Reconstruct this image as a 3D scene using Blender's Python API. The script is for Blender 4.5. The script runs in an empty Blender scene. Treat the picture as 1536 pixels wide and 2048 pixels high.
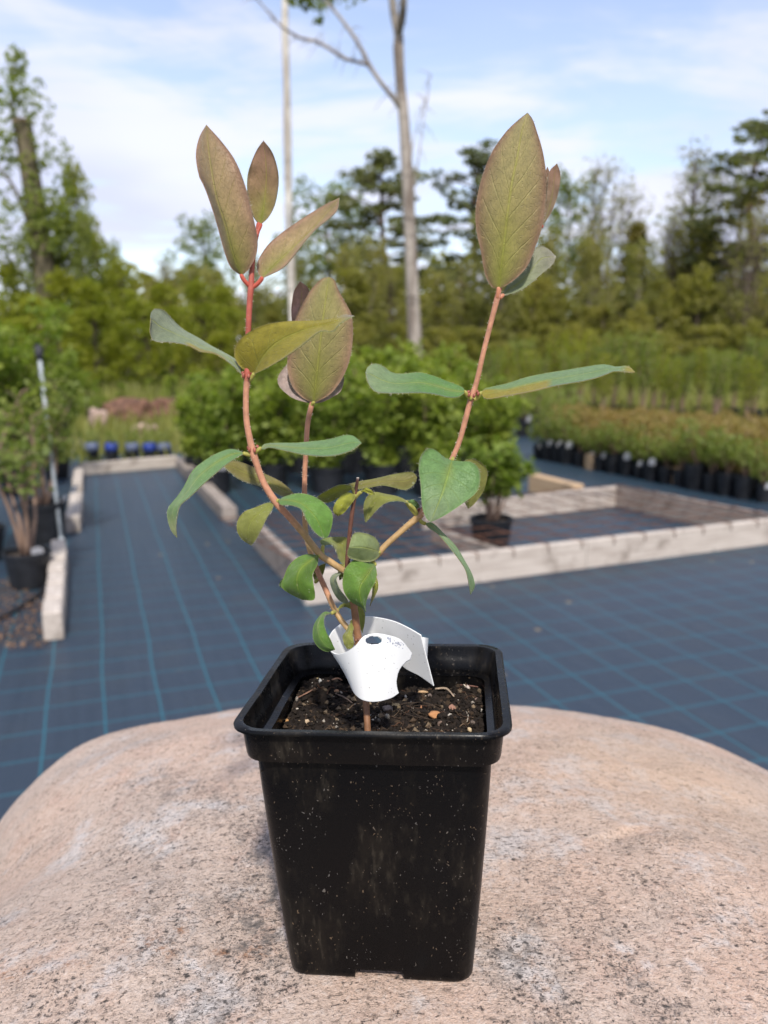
import bpy, math, random
import numpy as np
from mathutils import Vector, Matrix, noise as mnoise

random.seed(7)
RNG = np.random.default_rng(11)
SC = bpy.context.scene
COL = SC.collection
R_ = math.radians

# ------------------------------------------------------------------ camera
H = 1.2                                   # eye height above the ground cloth
F = 1600.0                                # focal length in pixels of a 1536x2048 picture
PITCH = math.atan(324 / F)
cam_d = bpy.data.cameras.new('camera')
cam = bpy.data.objects.new('camera', cam_d)
COL.objects.link(cam)
cam.location = (0, 0, H)
cam.rotation_euler = (math.pi / 2 - PITCH, 0, 0)
cam_d.sensor_fit = 'VERTICAL'
cam_d.sensor_height = 36
cam_d.sensor_width = 27
cam_d.lens = F / 2048 * 36
cam_d.clip_start = .01
cam_d.clip_end = 2000
cam_d.dof.use_dof = True
cam_d.dof.focus_distance = .340
cam_d.dof.aperture_fstop = 10.0
SC.camera = cam

# ------------------------------------------------------------------ sun, sky, exposure
SUN_EL, SUN_AZ = R_(51), R_(173)          # azimuth clockwise from +Y (the view direction)
SUN_DIR = Vector((math.sin(SUN_AZ) * math.cos(SUN_EL), math.cos(SUN_AZ) * math.cos(SUN_EL), math.sin(SUN_EL)))
sd = bpy.data.lights.new('sun', 'SUN')
sd.energy = 3.8
sd.angle = R_(4)
sd.color = (1.0, .95, .87)
sun = bpy.data.objects.new('sun', sd)
COL.objects.link(sun)
sun.rotation_euler = SUN_DIR.to_track_quat('Z', 'Y').to_euler()
sun.location = (3, -4, 8)

w = bpy.data.worlds.new('World')
SC.world = w
w.use_nodes = True


class G:
    """tiny node-graph helper"""
    def __init__(s, nt):
        s.nt = nt
        nt.nodes.clear()

    def n(s, typ, ins=None, out=0, **props):
        nd = s.nt.nodes.new('ShaderNode' + typ)
        for k, v in props.items():
            setattr(nd, k, v)
        for k, v in (ins or {}).items():
            sock = nd.inputs[k]
            if isinstance(v, bpy.types.NodeSocket):
                s.nt.links.new(v, sock)
            else:
                if isinstance(v, tuple) and len(v) == 3 and sock.type == 'RGBA':
                    v = v + (1,)
                sock.default_value = v
        return nd if out is None else nd.outputs[out]

    def math(s, op, a, b=0.0, clamp=False):
        return s.n('Math', {0: a, 1: b}, operation=op, use_clamp=clamp)

    def mix(s, f, a, b, blend='MIX'):
        return s.n('Mix', {0: f, 6: a, 7: b}, out=2, data_type='RGBA', blend_type=blend)

    def ramp(s, f, lo, hi):
        return s.n('MapRange', {0: f, 1: lo, 2: hi, 3: 0.0, 4: 1.0}, interpolation_type='SMOOTHSTEP')

    def noise(s, vec, scale, detail=3, rough=.55, dim='3D', dist=0.0):
        return s.n('TexNoise', {'Vector': vec, 'Scale': scale, 'Detail': detail, 'Roughness': rough, 'Distortion': dist},
                   noise_dimensions=dim)

    def vor(s, vec, scale, feature='F1', out=0, rnd=1.0):
        return s.n('TexVoronoi', {'Vector': vec, 'Scale': scale, 'Randomness': rnd}, out=out, feature=feature)

    def bump(s, h, strength=.3, dist=.001, nrm=None):
        d = {'Strength': strength, 'Distance': dist, 'Height': h}
        if nrm:
            d['Normal'] = nrm
        return s.n('Bump', d)


g = G(w.node_tree)
sky = g.n('TexSky', sky_type='NISHITA', sun_disc=False, sun_elevation=SUN_EL, sun_rotation=SUN_AZ,
          air_density=1.0, dust_density=.6, ozone_density=1.3, altitude=50)
tc = g.n('TexCoord', out=0)
sep = g.n('SeparateXYZ', {0: tc}, out=None)
zz = g.math('ADD', g.math('MAXIMUM', sep.outputs[2], 0.0), .16)
plane = g.n('CombineXYZ', {0: g.math('DIVIDE', sep.outputs[0], zz), 1: g.math('DIVIDE', sep.outputs[1], zz), 2: 0.3})
sheet = g.noise(plane, 1.1, 5, .58, dist=.4)
wisp = g.noise(g.n('Mapping', {0: plane, 1: (3.1, 1.7, 0), 2: (0, 0, .35), 3: (1.0, 2.4, 1)}), 1.5, 5, .6, dist=.6)
cl = g.math('ADD', g.math('MULTIPLY', sheet, .55), g.math('MULTIPLY', wisp, .45))
cover = g.ramp(cl, .41, .57)
low = g.math('SUBTRACT', 1.0, g.ramp(sep.outputs[2], 0.0, .5))
cover = g.math('ADD', g.math('MULTIPLY', cover, .62), g.math('ADD', .20, g.math('MULTIPLY', low, .16)), clamp=True)
thick = g.ramp(g.noise(plane, .9, 3, .5), .35, .7)
cloud = g.mix(thick, (8.2, 8.3, 9.5), (6.5, 6.8, 8.7))
blue = g.mix(1.0, sky, (2.1, 1.95, 1.95), 'MULTIPLY')
bg = g.n('Background', {0: g.mix(cover, blue, cloud), 1: .085})
g.nt.links.new(bg, g.n('OutputWorld', out=None).inputs[0])

SC.view_settings.view_transform = 'Standard'
SC.view_settings.look = 'None'
SC.view_settings.exposure = 0.5
SC.view_settings.gamma = 1.0
SC.cycles.use_denoising = True
SC.cycles.max_bounces = 7
SC.cycles.transparent_max_bounces = 8
SC.cycles.sample_clamp_indirect = 6.0

# ------------------------------------------------------------------ geometry helpers
FW = np.array([0, math.cos(PITCH), -math.sin(PITCH)])
UP = np.array([0, math.sin(PITCH), math.cos(PITCH)])
RT = np.array([1.0, 0, 0])
EYE = np.array([0, 0, H])


def ray(u, v):
    return FW + RT * ((u - 768) / F) - UP * ((v - 1024) / F)


def onY(u, v, Y):
    r = ray(u, v)
    return EYE + r * (Y / r[1])


def onZ(u, v, z=0.0):
    r = ray(u, v)
    return EYE + r * ((z - H) / r[2])


def props(o, label=None, cat=None, group=None, kind=None):
    if label: o['label'] = label
    if cat: o['category'] = cat
    if group: o['group'] = group
    if kind: o['kind'] = kind
    return o


def link(name, me, mat, parent=None):
    o = bpy.data.objects.new(name, me)
    COL.objects.link(o)
    if mat:
        for m in (mat if isinstance(mat, (list, tuple)) else [mat]):
            if m.name not in me.materials:
                me.materials.append(m)
    if parent:
        o.parent = parent
    return o


def empty(name, loc=(0, 0, 0), rz=0.0, parent=None):
    o = bpy.data.objects.new(name, None)
    o.empty_display_size = .05
    COL.objects.link(o)
    o.location = loc
    o.rotation_euler = (0, 0, rz)
    if parent: o.parent = parent
    return o


def copy_tree(o, parent=None):
    c = o.copy()
    COL.objects.link(c)
    c.parent = parent
    for ch in list(o.children):
        copy_tree(ch, c)
    return c


class MB:
    """mesh buffer: vertices, faces, optional colour per vertex"""
    def __init__(s):
        s.v, s.f, s.c = [], [], []

    def add(s, V, Fc, col=None):
        b = len(s.v)
        s.v += [tuple(map(float, p)) for p in V]
        s.f += [tuple(i + b for i in q) for q in Fc]
        if col is None: col = (1, 1, 1)
        s.c += list(col) if isinstance(col, list) else [col] * len(V)

    def box(s, lo, hi, col=None, M=None, bev=0.0):
        x0, y0, z0 = lo; x1, y1, z1 = hi
        if bev:
            V = []
            for z, e in ((z0, bev), (z0 + bev, 0), (z1 - bev, 0), (z1, bev)):
                for (x, y) in ((x0 + e, y0 + bev), (x0 + bev, y0 + e), (x1 - bev, y0 + e), (x1 - e, y0 + bev),
                               (x1 - e, y1 - bev), (x1 - bev, y1 - e), (x0 + bev, y1 - e), (x0 + e, y1 - bev)):
                    V.append((x, y, z))
            Fc = [tuple(range(7, -1, -1)), tuple(range(24, 32))]
            for k in range(3):
                for i in range(8):
                    j = (i + 1) % 8
                    Fc.append((k * 8 + i, k * 8 + j, k * 8 + 8 + j, k * 8 + 8 + i))
        else:
            V = [(x, y, z) for z in (z0, z1) for (x, y) in ((x0, y0), (x1, y0), (x1, y1), (x0, y1))]
            Fc = [(3, 2, 1, 0), (4, 5, 6, 7), (0, 1, 5, 4), (1, 2, 6, 5), (2, 3, 7, 6), (3, 0, 4, 7)]
        if M is not None: V = [tuple(M @ Vector(p)) for p in V]
        s.add(V, Fc, col)

    def tube(s, pts, rad, n=8, col=None, cap=True, sub=0):
        P = np.array(pts, float)
        rd = np.array(rad if hasattr(rad, '__len__') else [rad] * len(P), float)
        cc = None
        if col is not None and isinstance(col, list): cc = np.array(col, float)
        if sub:
            P, ex = catmull(P, sub, [rd[:, None]] + ([cc] if cc is not None else []))
            rd = ex[0][:, 0]
            if cc is not None: cc = ex[1]
        T = np.gradient(P, axis=0)
        T /= np.linalg.norm(T, axis=1)[:, None] + 1e-12
        ref = np.array([.13, .21, .97]) if abs(T[0][2]) < .8 else np.array([1.0, .1, 0])
        V = []
        a = np.linspace(0, 2 * math.pi, n, endpoint=False)
        N0 = None
        for i in range(len(P)):
            if N0 is None:
                N0 = np.cross(T[i], ref)
            else:
                N0 = N0 - T[i] * N0.dot(T[i])
            N0 /= np.linalg.norm(N0) + 1e-12
            B = np.cross(T[i], N0)
            V += [P[i] + rd[i] * (math.cos(t) * N0 + math.sin(t) * B) for t in a]
        Fc = []
        for i in range(len(P) - 1):
            for k in range(n):
                j = (k + 1) % n
                Fc.append((i * n + k, i * n + j, i * n + n + j, i * n + n + k))
        if cap:
            Fc.append(tuple(range(n - 1, -1, -1)))
            Fc.append(tuple(range((len(P) - 1) * n, len(P) * n)))
        if cc is not None:
            s.add(V, Fc, [tuple(cc[i // n]) for i in range(len(V))])
        else:
            s.add(V, Fc, col)

    def mesh(s, name, smooth=False, colour=True):
        me = bpy.data.meshes.new(name)
        me.from_pydata(s.v, [], s.f)
        if colour:
            a = me.color_attributes.new('col', 'FLOAT_COLOR', 'POINT')
            c = np.ones((len(s.v), 4), np.float32)
            c[:, :3] = np.array(s.c, np.float32).reshape(-1, 3)
            a.data.foreach_set('color', c.ravel())
        if smooth:
            me.polygons.foreach_set('use_smooth', [True] * len(me.polygons))
        me.update()
        return me

    def obj(s, name, mat, parent=None, smooth=False):
        return link(name, s.mesh(name, smooth), mat, parent)


def catmull(P, k, extra=()):
    P = np.array(P, float)
    Q = np.vstack([2 * P[0] - P[1], P, 2 * P[-1] - P[-2]])
    out, ts = [], []
    for i in range(len(P) - 1):
        for t in np.linspace(0, 1, k, endpoint=False):
            a, b, c, d = Q[i:i + 4]
            out.append(.5 * (2 * b + (c - a) * t + (2 * a - 5 * b + 4 * c - d) * t * t + (3 * b - a - 3 * c + d) * t ** 3))
            ts.append(i + t)
    out.append(P[-1]); ts.append(len(P) - 1)
    ts = np.array(ts); base = np.arange(len(P))
    ex = [np.stack([np.interp(ts, base, e[:, j]) for j in range(e.shape[1])], -1) for e in extra]
    return np.array(out), ex


def np_mesh(name, V, Fc, smooth=False, col=None):
    """V (n,3), Fc (m,k) arrays"""
    me = bpy.data.meshes.new(name)
    V = np.ascontiguousarray(V, np.float32); Fc = np.ascontiguousarray(Fc, np.int32)
    m, k = Fc.shape
    me.vertices.add(len(V)); me.vertices.foreach_set('co', V.ravel())
    me.loops.add(m * k); me.loops.foreach_set('vertex_index', Fc.ravel())
    me.polygons.add(m)
    me.polygons.foreach_set('loop_start', np.arange(0, m * k, k, dtype=np.int32))
    if smooth: me.polygons.foreach_set('use_smooth', np.ones(m, bool))
    if col is not None:
        a = me.color_attributes.new('col', 'FLOAT_COLOR', 'POINT')
        c = np.ones((len(V), 4), np.float32); c[:, :3] = col
        a.data.foreach_set('color', c.ravel())
    me.update(calc_edges=True)
    return me


def fbm(x, y, z=0.0, o=3):
    return mnoise.fractal(Vector((x, y, z)), 1.0, 2.0, o)


# ------------------------------------------------------------------ materials
def mat(name):
    m = bpy.data.materials.new(name)
    m.use_nodes = True
    return m, G(m.node_tree)


def finish(g, sh):
    g.nt.links.new(sh, g.n('OutputMaterial', out=None).inputs[0])


def princ(g, **k):
    return g.n('BsdfPrincipled', {a.replace('_', ' '): b for a, b in k.items()})


def simple(name, col, rough=.7, var=.25, scale=20, bump=.2, bdist=.002, spec=.4):
    m, g = mat(name)
    tc = g.n('TexCoord', out=3)
    nz = g.noise(tc, scale, 5, .6)
    c = g.mix(g.ramp(nz, .3, .7), tuple(x * (1 - var) for x in col), tuple(min(1, x * (1 + var)) for x in col))
    sh = princ(g, Base_Color=c, Roughness=rough, Specular_IOR_Level=spec,
               Normal=g.bump(g.noise(tc, scale * 6, 4, .6), bump, bdist))
    finish(g, sh)
    return m


def vcol(name, rough=.6, var=.2, scale=300, bump=.2, bdist=.0004, spec=.4):
    m, g = mat(name)
    tc = g.n('TexCoord', out=3)
    a = g.n('VertexColor', layer_name='col')
    nz = g.ramp(g.noise(tc, scale, 4, .6), .25, .75)
    c = g.mix(nz, g.mix(1.0, a, (1 - var,) * 3, 'MULTIPLY'), g.mix(1.0, a, (1 + var,) * 3, 'MULTIPLY'))
    finish(g, princ(g, Base_Color=c, Roughness=rough, Specular_IOR_Level=spec,
                    Normal=g.bump(g.noise(tc, scale * 2, 3, .6), bump, bdist)))
    return m


def m_granite():
    m, g = mat('pink_granite')
    tc = g.n('TexCoord', out=3)
    at = g.n('Attribute', out=None, attribute_name='wear_shade')
    asep = g.n('SeparateXYZ', {0: at.outputs[1]}, out=None)
    lich_shade, white, rust = asep.outputs[0], asep.outputs[1], asep.outputs[2]
    big = g.noise(tc, 9, 4, .6)
    mid = g.noise(tc, 45, 5, .65, dist=.3)
    c = g.mix(g.ramp(big, .35, .65), (.60, .425, .325), (.56, .435, .355))
    c = g.mix(g.math('MULTIPLY', g.ramp(mid, .50, .68), .45), c, (.52, .335, .255))
    c = g.mix(g.math('MULTIPLY', g.ramp(g.noise(tc, 22, 6, .75), .50, .66), .75), c, (.60, .56, .54))
    fine = g.noise(tc, 620, 4, .75)
    gran = g.noise(tc, 260, 6, .78)
    cs = gran
    c = g.mix(g.math('MULTIPLY', g.ramp(gran, .52, .66), .60), c, (.72, .60, .52))
    c = g.mix(g.math('MULTIPLY', g.ramp(gran, .46, .37), .75), c, (.185, .140, .112))
    c = g.mix(g.math('MULTIPLY', g.ramp(fine, .54, .66), .45), c, (.70, .61, .55))
    c = g.mix(g.math('MULTIPLY', g.ramp(fine, .45, .34), .60), c, (.13, .105, .09))
    # long thin pits following the grain of the rock
    mp = g.n('Mapping', {0: tc, 2: (0, 0, .25), 3: (1, 3.0, 1)})
    pit = g.noise(mp, 210, 5, .72, dist=.6)
    pitm = g.ramp(pit, .415, .33)
    c = g.mix(g.math('MULTIPLY', pitm, .62), c, (.115, .095, .082))
    # white quartz
    wq = g.math('MULTIPLY', white, g.ramp(g.noise(tc, 120, 6, .78), .40, .58), clamp=True)
    c = g.mix(g.math('MULTIPLY', wq, .65), c, (.68, .64, .62))
    rq = g.math('MULTIPLY', rust, g.ramp(g.noise(tc, 140, 5, .75), .45, .62), clamp=True)
    c = g.mix(g.math('MULTIPLY', rq, .85), c, (.30, .125, .045))
    # dark lichen dots, plus painted shade and stain below the chip: cells of several sizes, density from wear
    dens = g.math('ADD', g.math('MULTIPLY', g.ramp(g.noise(tc, 16, 5, .68), .44, .70), .50), g.math('MULTIPLY', lich_shade, 2.0))
    wob = g.n('VectorMath', {0: tc, 1: g.n('VectorMath', {0: g.n('TexNoise', {'Vector': tc, 'Scale': 330.0, 'Detail': 5.0, 'Roughness': .75}, out=1), 1: (.0075, .0075, .0075)}, operation='MULTIPLY')}, operation='ADD')
    tot = None
    for sc_, r0 in ((120, .26), (210, .36), (400, .42), (700, .46)):
        d = g.vor(wob, sc_)
        cc = g.n('SeparateColor', {0: g.vor(wob, sc_, out=1)}, out=0)
        keep = g.math('LESS_THAN', cc, g.math('MULTIPLY', dens, (.40 if sc_ < 150 else .75 if sc_ < 300 else 1.0)))
        spot = g.math('MULTIPLY', g.ramp(d, r0, r0 * .35), keep)
        tot = spot if tot is None else g.math('MAXIMUM', tot, spot)
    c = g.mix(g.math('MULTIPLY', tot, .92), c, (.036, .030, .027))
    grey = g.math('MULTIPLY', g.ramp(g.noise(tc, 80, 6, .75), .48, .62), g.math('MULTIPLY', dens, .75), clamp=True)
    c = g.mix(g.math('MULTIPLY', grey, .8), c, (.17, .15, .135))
    tan = g.n('Attribute', out=1, attribute_name='tan')
    c = g.mix(g.math('MULTIPLY', g.n('SeparateXYZ', {0: tan}, out=0), .45), c, (.56, .39, .25))
    h = g.math('ADD', g.math('MULTIPLY', fine, .5), g.math('MULTIPLY', mid, 1.2))
    h = g.math('SUBTRACT', h, g.math('MULTIPLY', pitm, .55))
    h = g.math('ADD', h, g.math('MULTIPLY', gran, .9))
    finish(g, princ(g, Base_Color=c, Roughness=.72, Specular_IOR_Level=.35, Normal=g.bump(h, 1.0, .0026)))
    return m


def m_black_plastic():
    m, g = mat('black_nursery_plastic')
    tc = g.n('TexCoord', out=3)
    dust = g.ramp(g.noise(g.n('Mapping', {0: tc, 3: (1.3, 1.3, .7)}), 30, 6, .7), .46, .66)
    st = g.noise(g.n('Mapping', {0: tc, 2: (0, .35, 0), 3: (1.6, 1.6, .35)}), 260, 3, .6)
    smear = g.math('MULTIPLY', g.ramp(st, .5, .7), dust)
    c = g.mix(g.math('MULTIPLY', smear, .85), (.0022, .0022, .0026), (.040, .034, .026))
    c = g.mix(g.math('MULTIPLY', dust, .55), c, (.014, .011, .008))
    # specks of dried soil and lime: two sizes
    wv = g.n('VectorMath', {0: tc, 1: g.n('VectorMath', {0: g.n('TexNoise', {'Vector': tc, 'Scale': 300.0, 'Detail': 2.0}, out=1), 1: (.004, .004, .004)}, operation='MULTIPLY')}, operation='ADD')
    grp = g.ramp(g.noise(tc, 45, 3, .6), .42, .66)
    tot = None
    for sc_, r0, kp in ((300, .17, .05), (560, .24, .09), (1150, .30, .18)):
        sm = g.n('Mapping', {0: wv, 2: (.6, .9, .4), 3: (1, 1.6, .45)})
        cc = g.n('SeparateColor', {0: g.vor(sm, sc_, out=1)}, out=0)
        k = g.math('MULTIPLY', g.ramp(g.vor(sm, sc_), r0, r0 * .5), g.math('LESS_THAN', cc, g.math('MULTIPLY', g.math('ADD', grp, .18), kp)))
        tot = k if tot is None else g.math('MAXIMUM', tot, k)
    sp = g.mix(g.ramp(g.noise(tc, 70, 2), .4, .6), (.13, .12, .11), (.13, .09, .055))
    c = g.mix(g.math('MULTIPLY', tot, .7), c, sp)
    rough = g.math('ADD', g.math('MULTIPLY', dust, .18), g.math('ADD', .27, g.math('MULTIPLY', tot, .3)))
    h = g.math('ADD', g.noise(tc, 500, 3, .6), g.math('MULTIPLY', tot, .8))
    finish(g, princ(g, Base_Color=c, Roughness=rough, Specular_IOR_Level=.15, Normal=g.bump(h, .14, .0006)))
    return m


def m_leaf():
    """leaf blade: vertex colour, vein net in UV (u across -1..1, v base to tip), translucent"""
    m, g = mat('leaf_blade')
    uv = g.n('UVMap', uv_map='uv')
    s = g.n('SeparateXYZ', {0: uv}, out=None)
    u, v = s.outputs[0], s.outputs[1]
    au = g.math('ABSOLUTE', u)
    a = g.n('VertexColor', layer_name='col')
    rnd = g.n('ObjectInfo', out=5)
    tc = g.n('TexCoord', out=3)
    # midrib and side veins
    rib = g.ramp(au, .055, .012)
    wob = g.math('MULTIPLY', g.noise(uv, 5, 2), .12)
    ph = g.math('FRACT', g.math('ADD', g.math('SUBTRACT', g.math('MULTIPLY', v, 6.5), g.math('MULTIPLY', g.math('POWER', au, .85), 2.1)), wob))
    side = g.math('ABSOLUTE', g.math('SUBTRACT', ph, .5))
    sidev = g.math('MULTIPLY', g.ramp(side, .055, .01), g.ramp(au, .98, .55))
    net = g.vor(g.n('Mapping', {0: uv, 3: (5.0, 11.0, 1)}), 3.0, feature='DISTANCE_TO_EDGE')
    netv = g.ramp(net, .075, .0)
    mott = g.noise(tc, 330, 5, .7)
    c = g.mix(g.ramp(mott, .3, .7), g.mix(1.0, a, (1.24, 1.24, 1.24), 'MULTIPLY'), g.mix(1.0, a, (1.62, 1.58, 1.58), 'MULTIPLY'))
    ribc = g.mix(.5, g.mix(1.0, c, (1.35, 1.35, 1.0), 'MULTIPLY'), (.30, .33, .07))
    glow = g.math('MULTIPLY', g.ramp(au, .38, .0), g.ramp(v, .75, .0))
    c = g.mix(g.math('MULTIPLY', glow, .45), c, (.27, .28, .045))
    c = g.mix(g.math('MULTIPLY', rib, .75), c, ribc)
    c = g.mix(g.math('MULTIPLY', sidev, .28), c, ribc)
    c = g.mix(g.math('MULTIPLY', netv, .17), c, g.mix(1.0, c, (.62, .60, .60), 'MULTIPLY'))
    c = g.mix(g.math('MULTIPLY', g.ramp(au, .93, .99), .5), c, g.mix(.5, c, (.42, .36, .22)))
    # a few pale scars
    k = g.ramp(g.vor(tc, 160), .13, .09)
    kk = g.math('LESS_THAN', g.n('SeparateColor', {0: g.vor(tc, 160, out=1)}, out=0), .05)
    c = g.mix(g.math('MULTIPLY', g.math('MULTIPLY', k, kk), .55), c, (.45, .5, .38))
    h = g.math('ADD', g.math('MULTIPLY', g.noise(tc, 380, 3, .6), .35),
               g.math('MULTIPLY', g.math('ADD', g.math('MULTIPLY', rib, 1.0), g.math('ADD', g.math('MULTIPLY', sidev, .6), g.math('MULTIPLY', netv, .45))), -1.0))
    nb = g.bump(h, .52, .0009)
    p = princ(g, Base_Color=c, Roughness=.50, Specular_IOR_Level=.30, Sheen_Weight=.22, Sheen_Roughness=.4, Normal=nb)
    t = g.n('BsdfTranslucent', {0: g.mix(1.0, c, (1.55, 1.5, .75), 'MULTIPLY'), 'Normal': nb})
    finish(g, g.n('MixShader', {0: .36, 1: p, 2: t}))
    return m


def m_foliage(name, c1, c2, trans=.35, tint=(1.3, 1.4, .6)):
    m, g = mat(name)
    geo = g.n('NewGeometry', out=None)
    rnd = geo.outputs['Random Per Island']
    oi = g.n('ObjectInfo', out=5)
    tc = g.n('TexCoord', out=3)
    f = g.math('ADD', g.math('MULTIPLY', rnd, .55), g.math('MULTIPLY', oi, .45))
    c = g.mix(f, c1, c2)
    c = g.mix(g.math('MULTIPLY', g.ramp(g.noise(tc, 2.5, 3), .4, .65), .35), c, g.mix(1.0, c, (1.35, 1.15, .75), 'MULTIPLY'))
    p = princ(g, Base_Color=c, Roughness=.55, Specular_IOR_Level=.3)
    t = g.n('BsdfTranslucent', {0: g.mix(1.0, c, tint, 'MULTIPLY')})
    finish(g, g.n('MixShader', {0: trans, 1: p, 2: t}))
    return m


def m_fabric(ang, origin, sp, sp2):
    m, g = mat('woven_ground_cloth')
    tc = g.n('TexCoord', out=3)
    q = g.n('Mapping', {0: tc, 1: tuple(-x for x in origin)})
    q = g.n('VectorRotate', {'Vector': q, 'Angle': -ang}, rotation_type='Z_AXIS')
    warp = g.n('VectorMath', {0: g.n('TexNoise', {'Vector': q, 'Scale': 1.3, 'Detail': 2.0}, out=1), 1: (.03, .03, 0)}, operation='MULTIPLY')
    q = g.n('VectorMath', {0: q, 1: warp}, operation='ADD')
    s = g.n('SeparateXYZ', {0: q}, out=None)
    x, y = s.outputs[0], s.outputs[1]

    def lines(c, sp, wd, pair):
        fr = g.math('ABSOLUTE', g.math('SUBTRACT', g.math('FRACT', g.math('DIVIDE', c, sp)), .5))
        d = g.math('MULTIPLY', fr, sp)
        if pair:
            d = g.math('ABSOLUTE', g.math('SUBTRACT', d, pair))
        return g.ramp(d, wd, wd * .55)
    lx = lines(x, sp, .0046, .0)
    ly = g.math('MULTIPLY', lines(y, sp2, .0032, .0036), .60)
    wv = g.math('MULTIPLY', g.math('SINE', g.math('MULTIPLY', x, 1900)), g.math('SINE', g.math('MULTIPLY', y, 1900)))
    bandx = g.noise(g.n('Mapping', {0: q, 3: (14, .35, 1)}), 3.0, 3, .6)
    bandy = g.noise(g.n('Mapping', {0: q, 3: (.35, 14, 1)}), 3.0, 3, .6)
    dirt = g.noise(tc, 2.2, 5, .65)
    c = g.mix(bandx, (.008, .017, .032), (.029, .045, .069))
    c = g.mix(g.math('MULTIPLY', bandy, .45), c, (.013, .026, .045))
    c = g.mix(g.math('MULTIPLY', g.ramp(dirt, .46, .75), .30), c, (.040, .044, .046))
    c = g.mix(g.math('MULTIPLY', g.math('MAXIMUM', lx, g.math('MULTIPLY', ly, 1.25)), .50), c, (.010, .150, .205))
    litter = g.math('MULTIPLY', g.ramp(g.vor(tc, 9), .16, .10), g.math('LESS_THAN', g.n('SeparateColor', {0: g.vor(tc, 9, out=1)}, out=0), .06))
    c = g.mix(g.math('MULTIPLY', litter, .7), c, (.22, .17, .09))
    h = g.math('ADD', g.math('MULTIPLY', wv, .3), g.math('MULTIPLY', g.noise(q, 6, 4), 6.0))
    finish(g, princ(g, Base_Color=c, Roughness=.46, Specular_IOR_Level=.42, Normal=g.bump(h, .25, .002)))
    return m


def m_wood(name, c1, c2, stain=(.10, .075, .055)):
    m, g = mat(name)
    tc = g.n('TexCoord', out=3)
    gr = g.noise(g.n('Mapping', {0: tc, 3: (1.2, 22, 22)}), 3.0, 5, .65, dist=.3)
    c = g.mix(g.ramp(gr, .3, .7), c1, c2)
    c = g.mix(g.math('MULTIPLY', g.ramp(g.noise(tc, 6, 5, .7), .50, .72), .6), c, stain)
    k = g.math('MULTIPLY', g.ramp(g.vor(g.n('Mapping', {0: tc, 3: (1.0, 2.0, 2.0)}), 5), .10, .05), .7)
    c = g.mix(k, c, (.12, .085, .06))
    finish(g, princ(g, Base_Color=c, Roughness=.8, Specular_IOR_Level=.25, Normal=g.bump(gr, .4, .004)))
    return m


def m_bark(name, light, dark, sx=4.0, sz=1.0):
    m, g = mat(name)
    tc = g.n('TexCoord', out=3)
    nz = g.noise(g.n('Mapping', {0: tc, 3: (sx, sx, sz)}), 1.6, 5, .65)
    nz2 = g.noise(g.n('Mapping', {0: tc, 3: (1.5, 1.5, 5.0)}), 1.1, 4, .7)
    c = g.mix(g.ramp(nz, .35, .65), dark, light)
    c = g.mix(g.math('MULTIPLY', g.ramp(nz2, .55, .68), .75), c, tuple(x * .35 for x in dark))
    finish(g, princ(g, Base_Color=c, Roughness=.85, Specular_IOR_Level=.2, Normal=g.bump(nz, .5, .02)))
    return m


M = {}
M['granite'] = m_granite()
M['plastic'] = m_black_plastic()
M['leaf'] = m_leaf()
M['stem'] = vcol('young_stem', .5, .22, 260, .3, .0005)
M['soil'] = vcol('dark_peat', .9, .35, 500, .5, .0008, .2)
M['stone_bits'] = vcol('pebble_stone', .75, .25, 700, .5, .0006, .3)
M['hair'] = simple('leaf_hair', (.66, .62, .50), .5, .1, 50, 0, .001)
M['blackpot'] = simple('black_pot_plastic', (.012, .013, .016), .45, .4, 12, .1, .002)
M['darksoil'] = simple('bark_mulch', (.055, .038, .025), .95, .5, 40, .6, .01)
M['white'] = simple('white_tag_plastic', (.55, .55, .57), .4, .05, 20, .02, .001)
M['blue'] = simple('blue_pot_sleeve', (.014, .035, .20), .5, .3, 12, .1, .002)
M['bluegrey'] = simple('grey_blue_sleeve', (.085, .105, .17), .5, .3, 12, .1, .002)
M['rust'] = simple('rusty_steel', (.115, .048, .026), .8, .4, 30, .3, .002)
M['galv'] = simple('galvanised_steel', (.33, .36, .38), .45, .2, 14, .1, .002)
M['dark'] = simple('black_rubber', (.015, .016, .02), .55, .3, 12, .1, .002)
M['wood'] = m_wood('weathered_plank', (.35, .30, .26), (.50, .445, .395))
M['wood_dark'] = m_wood('old_grey_plank', (.20, .165, .14), (.33, .285, .25))
M['block'] = m_wood('raw_block', (.40, .27, .16), (.50, .36, .23))
M['birch'] = m_bark('birch_bark', (.36, .32, .28), (.15, .12, .10), 3.0, .5)
M['birch_white'] = m_bark('white_birch_bark', (.70, .66, .60), (.36, .32, .28), 2.0, .5)
M['bark'] = m_bark('brown_bark', (.16, .125, .10), (.075, .056, .045))
M['pinebark'] = m_bark('pine_bark', (.27, .16, .10), (.11, .075, .055))
M['snagbark'] = m_bark('grey_snag_bark', (.15, .125, .08), (.065, .055, .035))
M['twig'] = m_bark('shrub_bark', (.30, .20, .145), (.15, .10, .075))
M['rubble'] = simple('field_stone', (.33, .235, .19), .85, .3, 5, .5, .02)
M['rubble_red'] = simple('red_brown_clod', (.12, .062, .040), .95, .5, 6, .6, .02)
M['ground'] = simple('rough_grass_ground', (.085, .088, .032), .95, .5, 1.2, .6, .05)
M['f_pine'] = m_foliage('pine_needles', (.085, .110, .058), (.180, .185, .078), .4)
M['f_spruce'] = m_foliage('olive_needles', (0.12, 0.115, 0.034), (0.225, 0.195, 0.055), 0.4)
M['f_birch'] = m_foliage('fresh_birch_leaves', (0.12, 0.165, 0.04), (0.235, 0.27, 0.07), 0.5)
M['f_yellow'] = m_foliage('spring_yellow_leaves', (0.145, 0.185, 0.02), (0.27, 0.28, 0.032), 0.5)
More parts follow.
